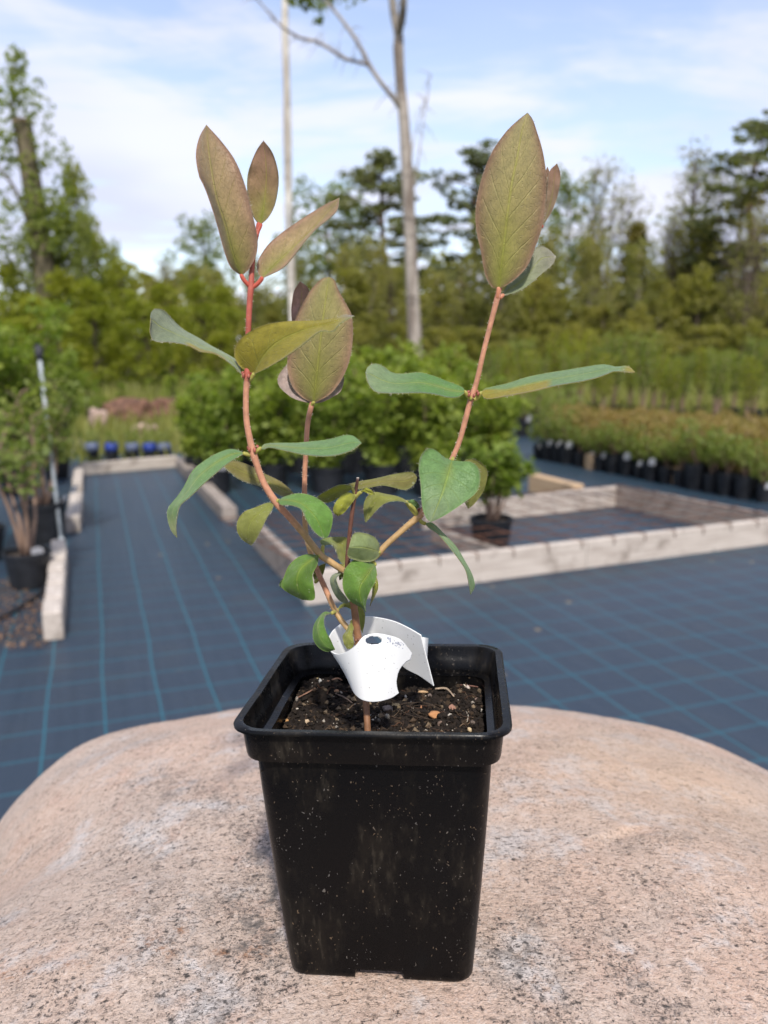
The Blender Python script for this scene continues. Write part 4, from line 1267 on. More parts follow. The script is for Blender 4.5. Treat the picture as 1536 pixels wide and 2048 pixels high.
def plank(p0, p1, h, wd, m, name='board', parent=None, z=None, side=1, seed=0):
    """board standing on edge from p0 to p1; its thickness goes to one side"""
    p0 = np.array(p0, float); p1 = np.array(p1, float)
    d = p1 - p0; L = float(np.hypot(d[0], d[1])); a = math.atan2(d[1], d[0])
    b = MB()
    n = max(2, int(L / .25))
    bev = min(.006, wd * .12)
    y0, y1 = (0, wd) if side > 0 else (-wd, 0)
    V, Fc = [], []
    for i in range(n + 1):
        x = L * i / n
        w1 = .004 * mnoise.noise(Vector((x * 2 + seed, seed, 1)))
        w2 = .004 * mnoise.noise(Vector((x * 2 + seed, seed, 5)))
        for (yy, zz) in ((y0, bev), (y0 + bev, 0), (y1 - bev, 0), (y1, bev), (y1, h - bev), (y1 - bev, h), (y0 + bev, h), (y0, h - bev)):
            V.append((x, yy + w1, zz + (w2 if zz > .01 else 0)))
    for i in range(n):
        for k in range(8):
            j = (k + 1) % 8
            Fc.append((i * 8 + k, i * 8 + 8 + k, i * 8 + 8 + j, i * 8 + j))
    Fc.append(tuple(range(8))); Fc.append(tuple(range(n * 8 + 7, n * 8 - 1, -1)))
    b.add(V, Fc)
    o = b.obj(name, m, parent)
    base = Vector((p0[0], p0[1], GZ - .002 if z is None else z))
    if parent:
        base = base - Vector(parent.location)
    o.location = base; o.rotation_euler = (0, 0, a)
    return o


# --- timber bed on the right -------------------------------------
A = onZ(612, 1212, GZ)                       # its near left corner
Bp = onZ(1536, 1089, GZ)
dirF = (Bp - A); LF = np.hypot(dirF[0], dirF[1]); dirF = dirF / LF
gk, hB = up_at(900, 1175, 1113)
C0 = onZ(1231, 1012, GZ)                     # far right inner corner
dirS = onZ(1397, 1049, GZ) - C0; dirS /= np.linalg.norm(dirS)
# where the side board meets the front board
Mx = np.array([[dirF[0], -dirS[0]], [dirF[1], -dirS[1]]])
tt = np.linalg.solve(Mx, (C0 - A)[:2])
Cn = A + dirF * tt[0]
bed = empty('timber_bed', (A[0], A[1], GZ))
props(bed, 'low weathered plank bed frame with rusty steel mesh across it', 'garden bed')
WT = .045
half = Cn * .52 + A * .48
plank(A, half - dirF * .002, hB, WT, M['wood'], parent=bed, side=1, seed=1)
plank(half + dirF * .002, Cn + dirF * .05, hB * .985, WT, M['wood'], parent=bed, side=1, seed=2)
plank(C0 - dirS * .03, Cn - dirS * (WT + .003), hB, WT, M['wood_dark'], parent=bed, side=1, seed=3)
# far board
E0 = onZ(1040, 1036, GZ); dE = C0 - E0; dE /= np.linalg.norm(dE)
E00 = C0 - dE * 1.75
plank(E00, C0 - dE * .004, hB * .95, WT, M['wood'], parent=bed, side=1, seed=4)
# left board of the bed, along the path
SL = onZ(505, 1092, GZ)
plank(A + (SL - A) / np.linalg.norm(SL - A) * (WT + .004), SL, hB, WT, M['wood_dark'], parent=bed, side=-1, seed=5)
# divider inside
D0 = A + dirF * (tt[0] * .40) + np.array([-dirF[1], dirF[0], 0]) * (WT + .004)
plank(D0, D0 - dirS * .85, hB * .62, .04, M['wood_dark'], parent=bed, side=1, seed=6)

mesh_root = empty('steel_mesh', (A[0], A[1], GZ + hB))
props(mesh_root, 'rusty welded steel mesh laid over the plank bed', 'steel mesh')
iv = Matrix.Translation(mesh_root.location).inverted()
zt = GZ + hB + .004
W_in = np.linalg.norm(C0 - Cn)


def bar(p, q, bend=False):
    b = MB()
    pts = [p, p * .5 + q * .5 + np.array([0, 0, -.012]), q]
    if bend:
        pts = [p + np.array([0, 0, -.045]), p + np.array([0, 0, -.004])] + pts[1:]
    b.tube(pts, .0032, 6)
    o = b.obj('bar', M['rust'], None, True); o.parent = mesh_root; o.matrix_parent_inverse = iv


for k in range(15):
    s = .05 + k * (tt[0] - .05) / 14.0
    p = A + dirF * s; p[2] = zt
    q = p - dirS * min(W_in, 1.9) * (1 if s > tt[0] * .4 else .96)
    bar(p - np.array([-dirF[1], dirF[0], 0]) * .006, q, True)
for k in range(1, 9):
    p = A - dirS * (k * min(W_in, 1.9) / 8.4); p[2] = zt + .009
    bar(p + dirF * .02, p + dirF * (tt[0] + .02))

# --- bed edges on the left and far end of the path ----------------
lb = empty('timber_kerb', tuple(onZ(446, 1043, GZ)))
props(lb, 'single weathered plank edging the right side of the cloth path', 'timber edging')
gq, hL = up_at(446, 1043, 1014)
plank(onZ(446, 1043, GZ), onZ(352, 936, GZ), hL, .10, M['wood_dark'], parent=lb, side=-1, seed=7)
eb = empty('timber_kerb', tuple(onZ(168, 950, GZ)))
props(eb, 'pale plank closing the far end of the cloth path before the blue pots', 'timber edging')
gq, hE = up_at(260, 942, 919)
plank(onZ(160, 951, GZ), onZ(356, 934, GZ), hE, .07, M['wood'], parent=eb, side=1, seed=8)


def kerb(near_l, near_r, far_l, vt_near, n, label):
    g0, h = up_at((near_l[0] + near_r[0]) / 2, near_l[1], vt_near)
    a, b_, c = onZ(*near_l, GZ), onZ(*near_r, GZ), onZ(*far_l, GZ)
    wd = np.linalg.norm(b_ - a)
    root = empty('timber_kerb', tuple(a)); props(root, label, 'timber edging')
    L = c - a; Ln = np.linalg.norm(L); u = L / Ln
    nx = np.array([u[1], -u[0], 0])
    for i in range(n):
        p = u * (i * Ln / n + .004)
        bb = MB()
        rot = math.atan2(u[1], u[0])
        bb.box((.016, -wd, 0), (Ln / n - .016, 0, h + random.uniform(-.004, .004)), bev=.006)
        o = bb.obj('block', M['wood'], root)
        o.location = (p[0] + random.uniform(-.003, .003), p[1], -.002); o.rotation_euler = (0, 0, rot + random.uniform(-.02, .02))


kerb((89, 1287), (127, 1287), (107, 1120), 1228, 6, 'row of square timber blocks edging the path beside the brown stemmed shrub')
kerb((132, 1068), (160, 1068), (143, 1012), 1035, 4, 'short row of timber blocks edging the path behind the leaning pole')
kerb((146, 985), (165, 985), (150, 955), 963, 3, 'farthest short row of timber blocks edging the path')


# --- generic foliage ---------------------------------------------
def leaves(C, size, rng, shape=1.0, up=.3, fold=.25):
    """rhombic folded leaves, two triangles each side of the rib"""
    n = len(C)
    C = np.asarray(C, float)
    d = rng.normal(size=(n, 3)); d[:, 2] = d[:, 2] * .7
    d /= np.linalg.norm(d, axis=1)[:, None]
    nn = rng.normal(size=(n, 3)); nn[:, 2] += up * 2
    nn -= d * np.sum(nn * d, 1)[:, None]; nn /= np.linalg.norm(nn, axis=1)[:, None]
    sd_ = np.cross(d, nn)
    s = (size * rng.uniform(.6, 1.35, n))[:, None]
    a = C - d * s * .5; c = C + d * s * .5
    b_ = C + sd_ * s * .28 * shape + nn * s * fold * .3 - d * s * .05
    e = C - sd_ * s * .28 * shape + nn * s * fold * .3 - d * s * .05
    V = np.stack([a, b_, c, e], 1).reshape(-1, 3)
    i = np.arange(n) * 4
    Fc = np.concatenate([np.stack([i, i + 1, i + 2], 1), np.stack([i, i + 2, i + 3], 1)])
    return V, Fc


def blob(rng, n, c, r):
    p = rng.normal(size=(n, 3)); p /= np.linalg.norm(p, axis=1)[:, None]
    return np.array(c) + p * (rng.uniform(.25, 1, n) ** .5)[:, None] * np.array(r)


# --- nursery pots and shrubs ---------------------------------------
def lathe(b, prof, n=20, col=None):
    V = [(r * math.cos(t), r * math.sin(t), z) for r, z in prof for t in np.linspace(0, 2 * math.pi, n, endpoint=False)]
    Fc = []
    for i in range(len(prof) - 1):
        for k in range(n):
            j = (k + 1) % n
            Fc.append((i * n + k, i * n + j, i * n + n + j, i * n + n + k))
    Fc.append(tuple(range(n - 1, -1, -1)))
    b.add(V, Fc, col)


def pot_parts(root, r, h, mat_=None, n=20):
    b = MB()
    lathe(b, [(r * .80, 0), (r * .80, .004), (r * .96, h * .86), (r * 1.02, h * .87), (r * 1.03, h * .99), (r * 1.0, h), (r * .95, h * .99), (r * .93, h * .8)], n)
    o = b.obj('pot', mat_ or M['blackpot'], root, False)
    b = MB()
    V = [(0, 0, h * .87)] + [(r * .94 * math.cos(t), r * .94 * math.sin(t), h * (.84 + .02 * math.sin(5 * t))) for t in np.linspace(0, 6.283, n, endpoint=False)]
    b.add(V, [(0, k + 1, (k + 1) % n + 1) for k in range(n)])
    b.obj('soil', M['darksoil'], root)


def tag_part(root, x, y, z, s=.05, rz=0.0, tilt=.3):
    b = MB()
    pts = [(-s * .45, 0, 0), (s * .45, 0, 0), (s * .5, -.15 * s, s * .9), (s * .1, -.2 * s, s * 1.2), (-s * .45, -.12 * s, s * 1.0)]
    b.add(pts + [(p[0], p[1] + .002, p[2]) for p in pts], [(0, 1, 2, 3, 4), (9, 8, 7, 6, 5)] + [(i, i + 5, (i + 1) % 5 + 5, (i + 1) % 5) for i in range(5)])
    o = b.obj('tag', M['white'], root)
    o.location = (x, y, z); o.rotation_euler = (tilt, 0, rz)


def shrub_proto(name, seed, pr, ph, top, rad, nleaf, lsize, fmat, stems=7, low=.10, tag_=True, smat=None, fork=.5, rstem=.010):
    rng = np.random.default_rng(seed)
    root = empty(name)
    pot_parts(root, pr, ph)
    b = MB()
    tips = []
    z0 = ph * .82
    for k in range(stems):
        a = k * 2.4 + rng.uniform(-.3, .3)
        lean = rng.uniform(.25, .95) * rad
        hh = top * rng.uniform(.72, 1.0)
        p = [np.array([.03 * math.cos(a) * pr * 5, .03 * math.sin(a) * pr * 5, z0])]
        for t in (.35, .65, 1.0):
            p.append(np.array([lean * t ** 1.1 * math.cos(a + .3 * t), lean * t ** 1.1 * math.sin(a + .3 * t), z0 + (hh - z0) * t]) + rng.normal(size=3) * .02)
        b.tube(p, [rstem, rstem * .75, rstem * .5, rstem * .2], 6, sub=3)
        for t in np.linspace(low, 1, 9):
            i = min(int(t * 3), 2); q = p[i] + (p[i + 1] - p[i]) * (t * 3 - i)
            for _ in range(2):
                ang = rng.uniform(0, 6.28); rr = rad * rng.uniform(.12, .42) * (1.15 - .5 * t)
                e = q + np.array([rr * math.cos(ang), rr * math.sin(ang), rr * rng.uniform(.1, .9)])
                b.tube([q, (q + e) / 2 + rng.normal(size=3) * .01, e], [rstem * .3, rstem * .2, rstem * .1], 4, cap=False)
                tips.append((q, e))
    b.obj('branches', smat or M['twig'], root, True)
    n = len(tips); per = max(1, nleaf // n)
    Cs = []
    for q, e in tips:
        t = rng.uniform(.2, 1.15, per)[:, None]
        Cs.append(q + (e - q) * t + rng.normal(size=(per, 3)) * rad * .10)
    V, Fc = leaves(np.concatenate(Cs), lsize, rng, 1.25, .6)
    o = link('foliage', np_mesh('foliage', V, Fc), fmat, root)
    o['kind'] = 'stuff'
    if tag_:
        tag_part(root, pr * .55, -pr * .6, ph * .86, .06, .3)
    return root


def place(root, loc, rz=0.0, s=1.0, label=None, cat='potted shrub', group=None):
    root.location = tuple(loc); root.rotation_euler = (0, 0, rz); root.scale = (s, s, s)
    return props(root, label, cat, group)


protos = [shrub_proto('potted_shrub', 21, .15, .22, 1.02, .34, 2600, .058, M['f_bush']),
          shrub_proto('potted_shrub', 22, .15, .22, .95, .38, 2600, .062, M['f_bush']),
          shrub_proto('potted_shrub', 23, .16, .24, 1.08, .32, 2800, .055, M['f_bush'], tag_=False)]
# the low one standing inside the plank bed
sm = shrub_proto('potted_shrub', 24, .13, .20, .66, .24, 1500, .052, M['f_bush'], stems=8, low=.45, tag_=False)
place(sm, onZ(981, 1098, GZ), .4, 1.0, 'low bright green shrub in a black pot inside the plank bed')
spots = [(432, 985, 0, .82), (545, 975, 1, .86), (655, 985, 0, .90), (765, 985, 2, .92), (862, 990, 1, .90), (500, 948, 2, .80), (600, 945, 1, .86), (705, 945, 0, .98), (810, 945, 2, .98), (905, 952, 0, .90),
         (395, 948, 1, .70), (640, 915, 2, 1.0), (760, 915, 1, 1.08), (860, 912, 0, 1.04), (985, 945, 1, .74), (560, 912, 0, .92), (950, 915, 2, .84), (460, 915, 2, .85)]
used = set()
for i, (u, v, k, s) in enumerate(spots):
    r = protos[k] if k not in used else copy_tree(protos[k])
    used.add(k)
    place(r, onZ(u, v, GZ), i * 1.7, s * 1.16, 'bright green bush in a black pot, rear rows between path and plank bed' if v < 970 else 'bright green bush in a black pot, front row facing the plank bed', group='bright green bushes behind the honeysuckle')

# left edge: brown stemmed shrub and its neighbours
lf = shrub_proto('potted_shrub', 31, .115, .19, .92, .30, 420, .045, M['f_birch'], stems=5, low=.62, rstem=.013)
place(lf, onZ(60, 1172, GZ), .2, 1.0, 'bare-legged shrub with thick brown stems and white tag beside the timber blocks')
l2 = shrub_proto('potted_shrub', 32, .14, .26, 1.0, .30, 1100, .045, M['f_birch'], stems=6, low=.5, rstem=.012)
place(l2, onZ(92, 1082, GZ), 1.2, 1.0, 'thin-leaved shrub in a tall black pot behind the brown stemmed shrub')
tag_part(l2, .12, -.14, .30, .05, .1)
l3 = shrub_proto('potted_shrub', 33, .16, .24, 1.55, .46, 3400, .06, M['f_bush'], stems=9, low=.2)
place(l3, onZ(40, 985, GZ), .5, 1.0, 'tall dense green shrub overtopping the leaning metal pole')
l4 = copy_tree(l3); place(l4, onZ(-60, 1010, GZ), 2.1, .96, 'dense green shrub next to the tall one by the leaning metal pole')
l5 = copy_tree(l3); place(l5, onZ(115, 955, GZ), 3.4, .78, 'dense green shrub at the far end of the left beds')
l6 = copy_tree(lf); place(l6, onZ(-30, 1120, GZ), 2.6, 1.05, 'leaning brown stemmed shrub cut by the edge of the view')

# leaning pole
pb = onZ(124, 1090, GZ)
pt = onY(79, 716, pb[1] + .25)
pole = empty('metal_pole', tuple(pb)); props(pole, 'leaning galvanised metal pole with a black cap beside the shrubs', 'pole')
iv = Matrix.Translation(pole.location).inverted()
b = MB(); b.tube([pb, pb * .5 + pt * .5, pt], .012, 12); o = b.obj('shaft', M['galv'], None, True); o.parent = pole; o.matrix_parent_inverse = iv
ax = (pt - pb) / np.linalg.norm(pt - pb)
b = MB(); b.tube([pt - ax * .01, pt + ax * .02, pt + ax * .06, pt + ax * .085], [.022, .026, .024, .015], 12); o = b.obj('cap', M['dark'], None, True); o.parent = pole; o.matrix_parent_inverse = iv
b = MB(); b.tube([pb + np.array([0, 0, -.004]), pb + np.array([0, 0, .05])], [.016, .014], 12); o = b.obj('foot', M['galv'], None, True); o.parent = pole; o.matrix_parent_inverse = iv

# irrigation hose on the left
hp = [onZ(-60, 1268, GZ), onZ(-5, 1242, GZ), onZ(40, 1218, GZ), onZ(75, 1195, GZ), onZ(98, 1172, GZ), onZ(106, 1150, GZ)]
b = MB(); b.tube([p + np.array([0, 0, .012]) for p in hp], .0125, 10, sub=6)
props(b.obj('hose', M['dark'], None, True), 'black irrigation hose lying on the cloth beside the timber blocks', 'hose')

# brown leaf litter on the left
rng = np.random.default_rng(77)
pts = np.array([onZ(rng.uniform(-40, 95), rng.uniform(1165, 1300), GZ) for _ in range(1100)]); pts[:, 2] = GZ + .008
V, Fc = leaves(pts, .013, rng, 1.4, 2.5)
M['litter'] = m_foliage('dry_leaf_litter', (.11, .06, .035), (.22, .14, .09), .1)
props(link('leaf_litter', np_mesh('leaf_litter', V, Fc), M['litter']), 'dry brown leaves scattered on the cloth by the timber blocks', 'leaf litter', None, 'stuff')

# blue sleeved pots beyond the far plank
bl = []
for i, (u, m_) in enumerate(((186, 'bluegrey'), (225, 'blue'), (266, 'bluegrey'), (301, 'blue'), (330, 'bluegrey'))):
    root = empty('sleeved_pot')
    pot_parts(root, .10, .17)
    b = MB(); lathe(b, [(.101, .15), (.108, .20), (.10, .26), (.075, .285), (.06, .275)], 16)
    b.obj('sleeve', M[m_], root, True)
    rng = np.random.default_rng(50 + i)
    V, Fc = leaves(blob(rng, 160, (0, 0, .36), (.12, .12, .12)), .04, rng)
    o = link('foliage', np_mesh('foliage', V, Fc), M['f_birch'], root); o['kind'] = 'stuff'
    lab = 'black pot in a bright blue sleeve beyond the far path plank' if m_ == 'blue' else 'black pot in a grey-blue sleeve beyond the far path plank'
    place(root, onZ(u, 922, GZ), i, .72, lab, 'potted plant', 'sleeved pots beyond the path')
    if i == 4: tag_part(root, .1, -.1, .1, .06)

# --- the long block of small pots on the right ----------------------
rw0, rw1 = onZ(1078, 916, GZ), onZ(1560, 1012, GZ)
rd = rw1 - rw0; RL = np.linalg.norm(rd); rd /= RL
rn = np.array([-rd[1], rd[0], 0]); rn = rn if rn[0] > 0 else -rn


def small_proto(seed, fmat, tagged):
    rng = np.random.default_rng(seed)
    root = empty('potted_seedling')
    pot_parts(root, .083, .185, n=14)
    b = MB()
    tips = []
    for k in range(6):
        a = k * 1.05 + rng.uniform(-.3, .3); q = np.array([0, 0, .16])
        e = np.array([.12 * math.cos(a), .12 * math.sin(a), .30 + rng.uniform(0, .14)])
        b.tube([q, (q + e) / 2 + np.array([0, 0, .03]), e], [.004, .003, .0015], 4)
        tips.append(e)
    b.obj('stems', M['twig'], root)
    Cs = np.concatenate([blob(rng, 62, e + np.array([0, 0, -.03]), (.085, .085, .11)) for e in tips])
    V, Fc = leaves(Cs, .036, rng, 1.1, .5)
    o = link('foliage', np_mesh('foliage', V, Fc), fmat, root); o['kind'] = 'stuff'
    if tagged: tag_part(root, -.01, -.084, .155, .062, .0, .15)
    return root


kinds = {}
LAB = {('g', 1): 'small green shrub in a white tagged black pot in the long block by the stakes',
       ('g', 0): 'small green shrub in an untagged black pot in the long block by the stakes',
       ('b', 0): 'small bronze leaved shrub in a black pot in the rear rows of the long block'}
r_ = random.Random(9)
npot = int(RL / .175)
for row in range(10):
    for i in range(npot + 1):
        key = ('g', 1 if r_.random() < .55 else 0) if row < 1 else ('b', 0)
        if row > 0 and key[0] == 'g': key = ('g', 0)
        if key not in kinds:
            kinds[key] = small_proto(60 + len(kinds), M['f_birch'] if key[0] == 'g' else M['f_bronze'], key[1])
            root = kinds[key]
        else:
            root = copy_tree(kinds[key])
        p = rw0 + rd * (i * .175 + r_.uniform(-.012, .012)) + rn * (row * .185 + r_.uniform(-.012, .012))
        p[2] = GZ
        place(root, p, r_.uniform(-.25, .25), r_.uniform(.78, 1.22), LAB[key], 'potted shrub', 'small pots in the long block')

for (u, vb, vt, wd, lab) in ((1183, 938, 908, .11, 'pale wooden stake standing by the black pots, next to the block end'), (1348, 966, 934, .10, 'brown wooden stake standing by the black pots, closer to the plank bed')):
    g_, h = up_at(u, vb, vt)
    b = MB(); b.box((-wd / 2, -wd / 2, -.002), (wd / 2, wd / 2, h), bev=.006)
    o = b.obj('wooden_stake', M['block']); o.location = tuple(g_); o.rotation_euler = (0, 0, .3)
    props(o, lab, 'wooden stake')
g_, h = up_at(1075, 985, 950)
b = MB(); b.box((-.55, -.05, -.002), (.07, .05, h), bev=.006)
o = b.obj('timber_beam', M['block']); o.location = tuple(g_); o.rotation_euler = (0, 0, 2.0); props(o, 'sawn beam lying behind the plank bed next to the bushes', 'beam')

# farther pots with tags behind the bushes on the right
k0 = kinds[('g', 1)]
for i, (u, v) in enumerate(((985, 868), (1010, 866), (1045, 872), (1078, 872), (1112, 878), (1128, 866))):
    c = copy_tree(k0); place(c, onZ(u, v, GZ), i * .3, 1.35, 'small green shrub in a black pot with white tag behind the bushes', 'potted shrub', 'tagged pots behind the bushes')

# tall saplings in a line behind the block
sp = []
for v_ in range(2):
    rng = np.random.default_rng(90 + v_)
    root = empty('sapling')
    pot_parts(root, .13, .22, n=14)
    b = MB(); tips = []
    for k in range(5):
        a = k * 1.26; e = np.array([.16 * math.cos(a), .16 * math.sin(a), 1.25 + rng.uniform(-.15, .15)])
        b.tube([(.02 * math.cos(a), .02 * math.sin(a), .18), (.07 * math.cos(a), .07 * math.sin(a), .7), tuple(e)], [.011, .008, .003], 5, sub=2)
        for t in np.linspace(.42, 1, 6): tips.append(np.array([.16 * t * math.cos(a), .16 * t * math.sin(a), .18 + (e[2] - .18) * t]))
    b.obj('stems', M['twig'], root)
    Cs = np.concatenate([blob(rng, 34, e, (.13, .13, .12)) for e in tips])
    V, Fc = leaves(Cs, .05, rng, 1.1, .5)
    o = link('foliage', np_mesh('foliage', V, Fc), M['f_yellow'] if v_ else M['f_birch'], root); o['kind'] = 'stuff'
    sp.append(root)
us = set()
r_ = random.Random(4)
for i in range(26):
    k = i % 2
    root = sp[k] if k not in us else copy_tree(sp[k]); us.add(k)
    u = 985 + (i // 2) * 48 + (24 if k else 0) + r_.uniform(-10, 10)
    D = 13.2 + (i % 3) * .9 - max(0, (u - 1300)) * .004
    p = np.array([(u - 768) / F * D, D, GZ])
    place(root, p, r_.uniform(0, 6), r_.uniform(.72, 1.12), 'tall slender pale green sapling in a black pot behind the long block', 'sapling', 'saplings behind the long block')

# rubble heap at the end of the path
import bmesh


def rock(name, r, seed, m, sub=3, sq=(1, 1, .8)):
    bm = bmesh.new(); bmesh.ops.create_icosphere(bm, subdivisions=sub, radius=1)
    rs = Vector((seed * 3.3, seed * 1.1, seed))
    for vt in bm.verts:
        n = vt.co.copy()
        vt.co = n * (1 + .35 * mnoise.noise(n * 1.2 + rs) + .15 * mnoise.noise(n * 3 + rs))
        vt.co = Vector((vt.co.x * sq[0] * r, vt.co.y * sq[1] * r, vt.co.z * sq[2] * r))
    me = bpy.data.meshes.new(name); bm.to_mesh(me); bm.free()
    return link(name, me, m)


for i, (u, v, wpx, m_, lab) in enumerate(((197, 852, 42, 'rubble', 'big pale upright stone on the rubble heap past the path'), (272, 840, 26, 'rubble', 'pale round stone on the red soil heap past the path'),
                                          (282, 868, 40, 'rubble', 'flat pale stone in the grass before the red soil heap'), (304, 862, 22, 'rubble', 'small pale stone in the grass before the red soil heap'), (214, 884, 16, 'rubble', 'thin pale stone close to the blue pots'))):
    D = 14.5 - i * .5
    p = onZ(u, v, .0)
    Dp = p[1]
    r = wpx * .5 * Dp / F
    o = rock('field_stone', r, i + 1, M[m_], 3, (1, .9, 1.35 if i == 0 else .7)); o.location = (p[0], p[1], r * .45)
    props(o, lab, 'stone')
for i, (u, v, wpx) in enumerate(((240, 850, 105), (325, 842, 90))):
    p = onZ(u, v, 0.0); r = wpx * .5 * p[1] / F
    o = rock('soil_heap', r, 20 + i, M['rubble_red'], 4, (1.2, .8, .75)); o.location = (p[0], p[1] + .5, r * .2)
    props(o, ('red-brown soil heap beside the big upright stone', 'red-brown soil heap farther from the big upright stone')[i], 'soil heap')

# rough grass beyond the cloth
rng = np.random.default_rng(5)
n = 26000
D = rng.uniform(8.6, 34, n); u = rng.uniform(-150, 1700, n)
x = (u - 768) / F * D
k = ~((D < 13) & (x > -1.9))
x, D = x[k], D[k]
hgt = rng.uniform(.12, .5, len(x)) * np.clip(.6 + (D - 9) * .03, .5, 1.2)
wdt = .012 + .0012 * D
a = rng.uniform(0, math.pi, len(x)); lean = rng.normal(size=(len(x), 2)) * .25
b0 = np.stack([x - np.cos(a) * wdt, D - np.sin(a) * wdt, np.zeros_like(x)], 1); b1 = np.stack([x + np.cos(a) * wdt, D + np.sin(a) * wdt, np.zeros_like(x)], 1)
tp = np.stack([x + lean[:, 0] * hgt, D + lean[:, 1] * hgt, hgt], 1)
V = np.stack([b0, b1, tp], 1).reshape(-1, 3); Fc = np.arange(len(V)).reshape(-1, 3)
props(link('rough_grass', np_mesh('rough_grass', V, Fc), M['f_grass']), 'rough uncut grass between the nursery beds and the wood', 'grass', None, 'stuff')


# ================================================================== TREES
def tree_mesh(kind, seed):
    """unit tree: height 1; returns trunk mesh, crown mesh"""
    rng = np.random.default_rng(seed)
    b = MB(); Cs = []; ls = .03
    ben = rng.normal(size=2) * .02
    trunk = [(0, 0, -.01), (ben[0], ben[1], .35), (ben[0] * .3, -ben[1], .7), (0, 0, .97)]
    if kind == 'pine':
        b.tube(trunk, [.020, .016, .011, .003], 7, sub=3)
        for k in range(26):
            z = .34 + .64 * (k / 25.0); a = k * 2.4 + rng.uniform(-.5, .5)
            R0 = (.26 * (1 - ((z - .55) / .5) ** 2 * .75)) * rng.uniform(.55, 1.1)
            if z > .93: R0 *= .4
            e = np.array([R0 * math.cos(a), R0 * math.sin(a), z + .03])
            b.tube([(0, 0, z - .03), tuple(e * .6 + np.array([0, 0, z - .01]) * .4), tuple(e)], [.005, .003, .001], 4, cap=False)
            for j in range(4):
                c = e * (1 - .22 * j) + np.array([0, 0, z]) * .22 * j + rng.normal(size=3) * .022
                Cs.append(blob(rng, 32, c, (.058, .058, .020)))
        ls = .030
    elif kind == 'spruce':
        b.tube(trunk, [.016, .012, .008, .002], 6, sub=2)
        for k in range(44):
            z = .10 + .88 * (k / 43.0); a = k * 2.4
            R0 = .20 * (1 - z) ** .75 * rng.uniform(.7, 1.15) + .012
            for j in range(3):
                t = (j + 1) / 3
                c = np.array([R0 * t * math.cos(a), R0 * t * math.sin(a), z - .03 * t])
                Cs.append(blob(rng, 30, c, (.040, .040, .026)))
        ls = .027
    elif kind == 'bare':
        for k in range(3):
            off = rng.normal(size=2) * .03
            b.tube([(off[0], off[1], 0), (off[0] * 1.3, off[1], .45), (off[0] * 2, off[1] * 2, .95)], [.010, .007, .0015], 5, sub=2)
            for j in range(26):
                z = .25 + .7 * j / 25; a = j * 2.4 + k; R0 = .17 * (1.05 - z) * rng.uniform(.7, 1.3) + .02
                p = np.array([off[0] * 1.5, off[1] * 1.5, z]); e = p + np.array([R0 * math.cos(a), R0 * math.sin(a), R0 * 1.2])
                b.tube([p, p * .5 + e * .5 + rng.normal(size=3) * .006, e], [.0028, .0018, .0007], 4, cap=False)
                if z > .1: Cs.append(blob(rng, 9, e, (.05, .05, .05)))
                for m_ in range(2):
                    e2 = e + rng.normal(size=3) * .045; b.tube([p * .4 + e * .6, e2], [.0014, .0005], 3, cap=False)
        for k in range(26):
            Cs.append(blob(rng, 30, (rng.normal() * .07, rng.normal() * .07, rng.uniform(.08, .5)), (.07, .07, .06)))
        ls = .020
    elif kind == 'birch':
        b.tube(trunk, [.013, .010, .006, .002], 6, sub=2)
        for k in range(46):
            z = .16 + .82 * (k / 45.0); a = k * 2.4 + rng.uniform(-.4, .4)
            R0 = .19 * math.sin(math.pi * min(1, (z - .05) * .93)) ** .8 * rng.uniform(.4, 1.2)
            p = np.array([0, 0, z - .05]); e = np.array([R0 * math.cos(a), R0 * math.sin(a), z + .03])
            b.tube([p, (p + e) / 2, e], [.0035, .002, .0008], 4, cap=False)
            Cs.append(blob(rng, 50, e, (.055, .055, .055)))
            Cs.append(blob(rng, 26, (p + e) / 2, (.045, .045, .045)))
        ls = .024
    else:                      # round-headed thicket tree
        b.tube(trunk, [.016, .012, .008, .002], 6, sub=2)
        for k in range(60):
            z = .05 + .92 * rng.random() ** .8; a = rng.uniform(0, 6.28)
            R0 = .30 * (1 - z ** 2.2) ** .6 * rng.uniform(.3, 1.05)
            c = np.array([R0 * math.cos(a), R0 * math.sin(a), z])
            if k % 2: b.tube([(0, 0, max(.03, z - .15)), tuple(c)], [.004, .001], 4, cap=False)
            Cs.append(blob(rng, 52, c, (.075, .075, .062)))
        ls = .032
    V, Fc = leaves(np.concatenate(Cs), ls, rng, 1.2, .3)
    return b.mesh('trunk', True, False), np_mesh('crown', V, Fc)


TM = {}
BARK = {'pine': 'pinebark', 'spruce': 'bark', 'bare': 'bark', 'birch': 'birch', 'thicket': 'bark'}


def tree(kind, u, vt, D, label, group=None, fol=None, wide=1.0, var=0, name=None, rz=None):
    key = (kind, var, fol)
    f_ = {'pine': 'f_pine', 'spruce': 'f_spruce', 'bare': 'f_olive', 'birch': 'f_birch', 'thicket': 'f_olive'}[kind] if fol is None else fol
    top = onY(u, vt, D)
    hgt = top[2]
    root = empty(name or {'pine': 'pine_tree', 'spruce': 'spruce_tree', 'bare': 'bare_tree', 'birch': 'birch_tree', 'thicket': 'thicket_tree'}[kind], (float(top[0]), D, 0))
    if key not in TM:
        t_, c_ = tree_mesh(kind, 100 + len(TM) * 7)
        t_.materials.append(M[BARK[kind]]); c_.materials.append(M[f_])
        TM[key] = (t_, c_)
    t_, c_ = TM[key]
    link('trunk', t_, None, root)
    o = link('crown', c_, None, root); o['kind'] = 'stuff'
    root.scale = (hgt * wide, hgt * wide, hgt)
    root.rotation_euler = (0, 0, random.uniform(0, 6.28) if rz is None else rz)
    return props(root, label, 'tree', group)


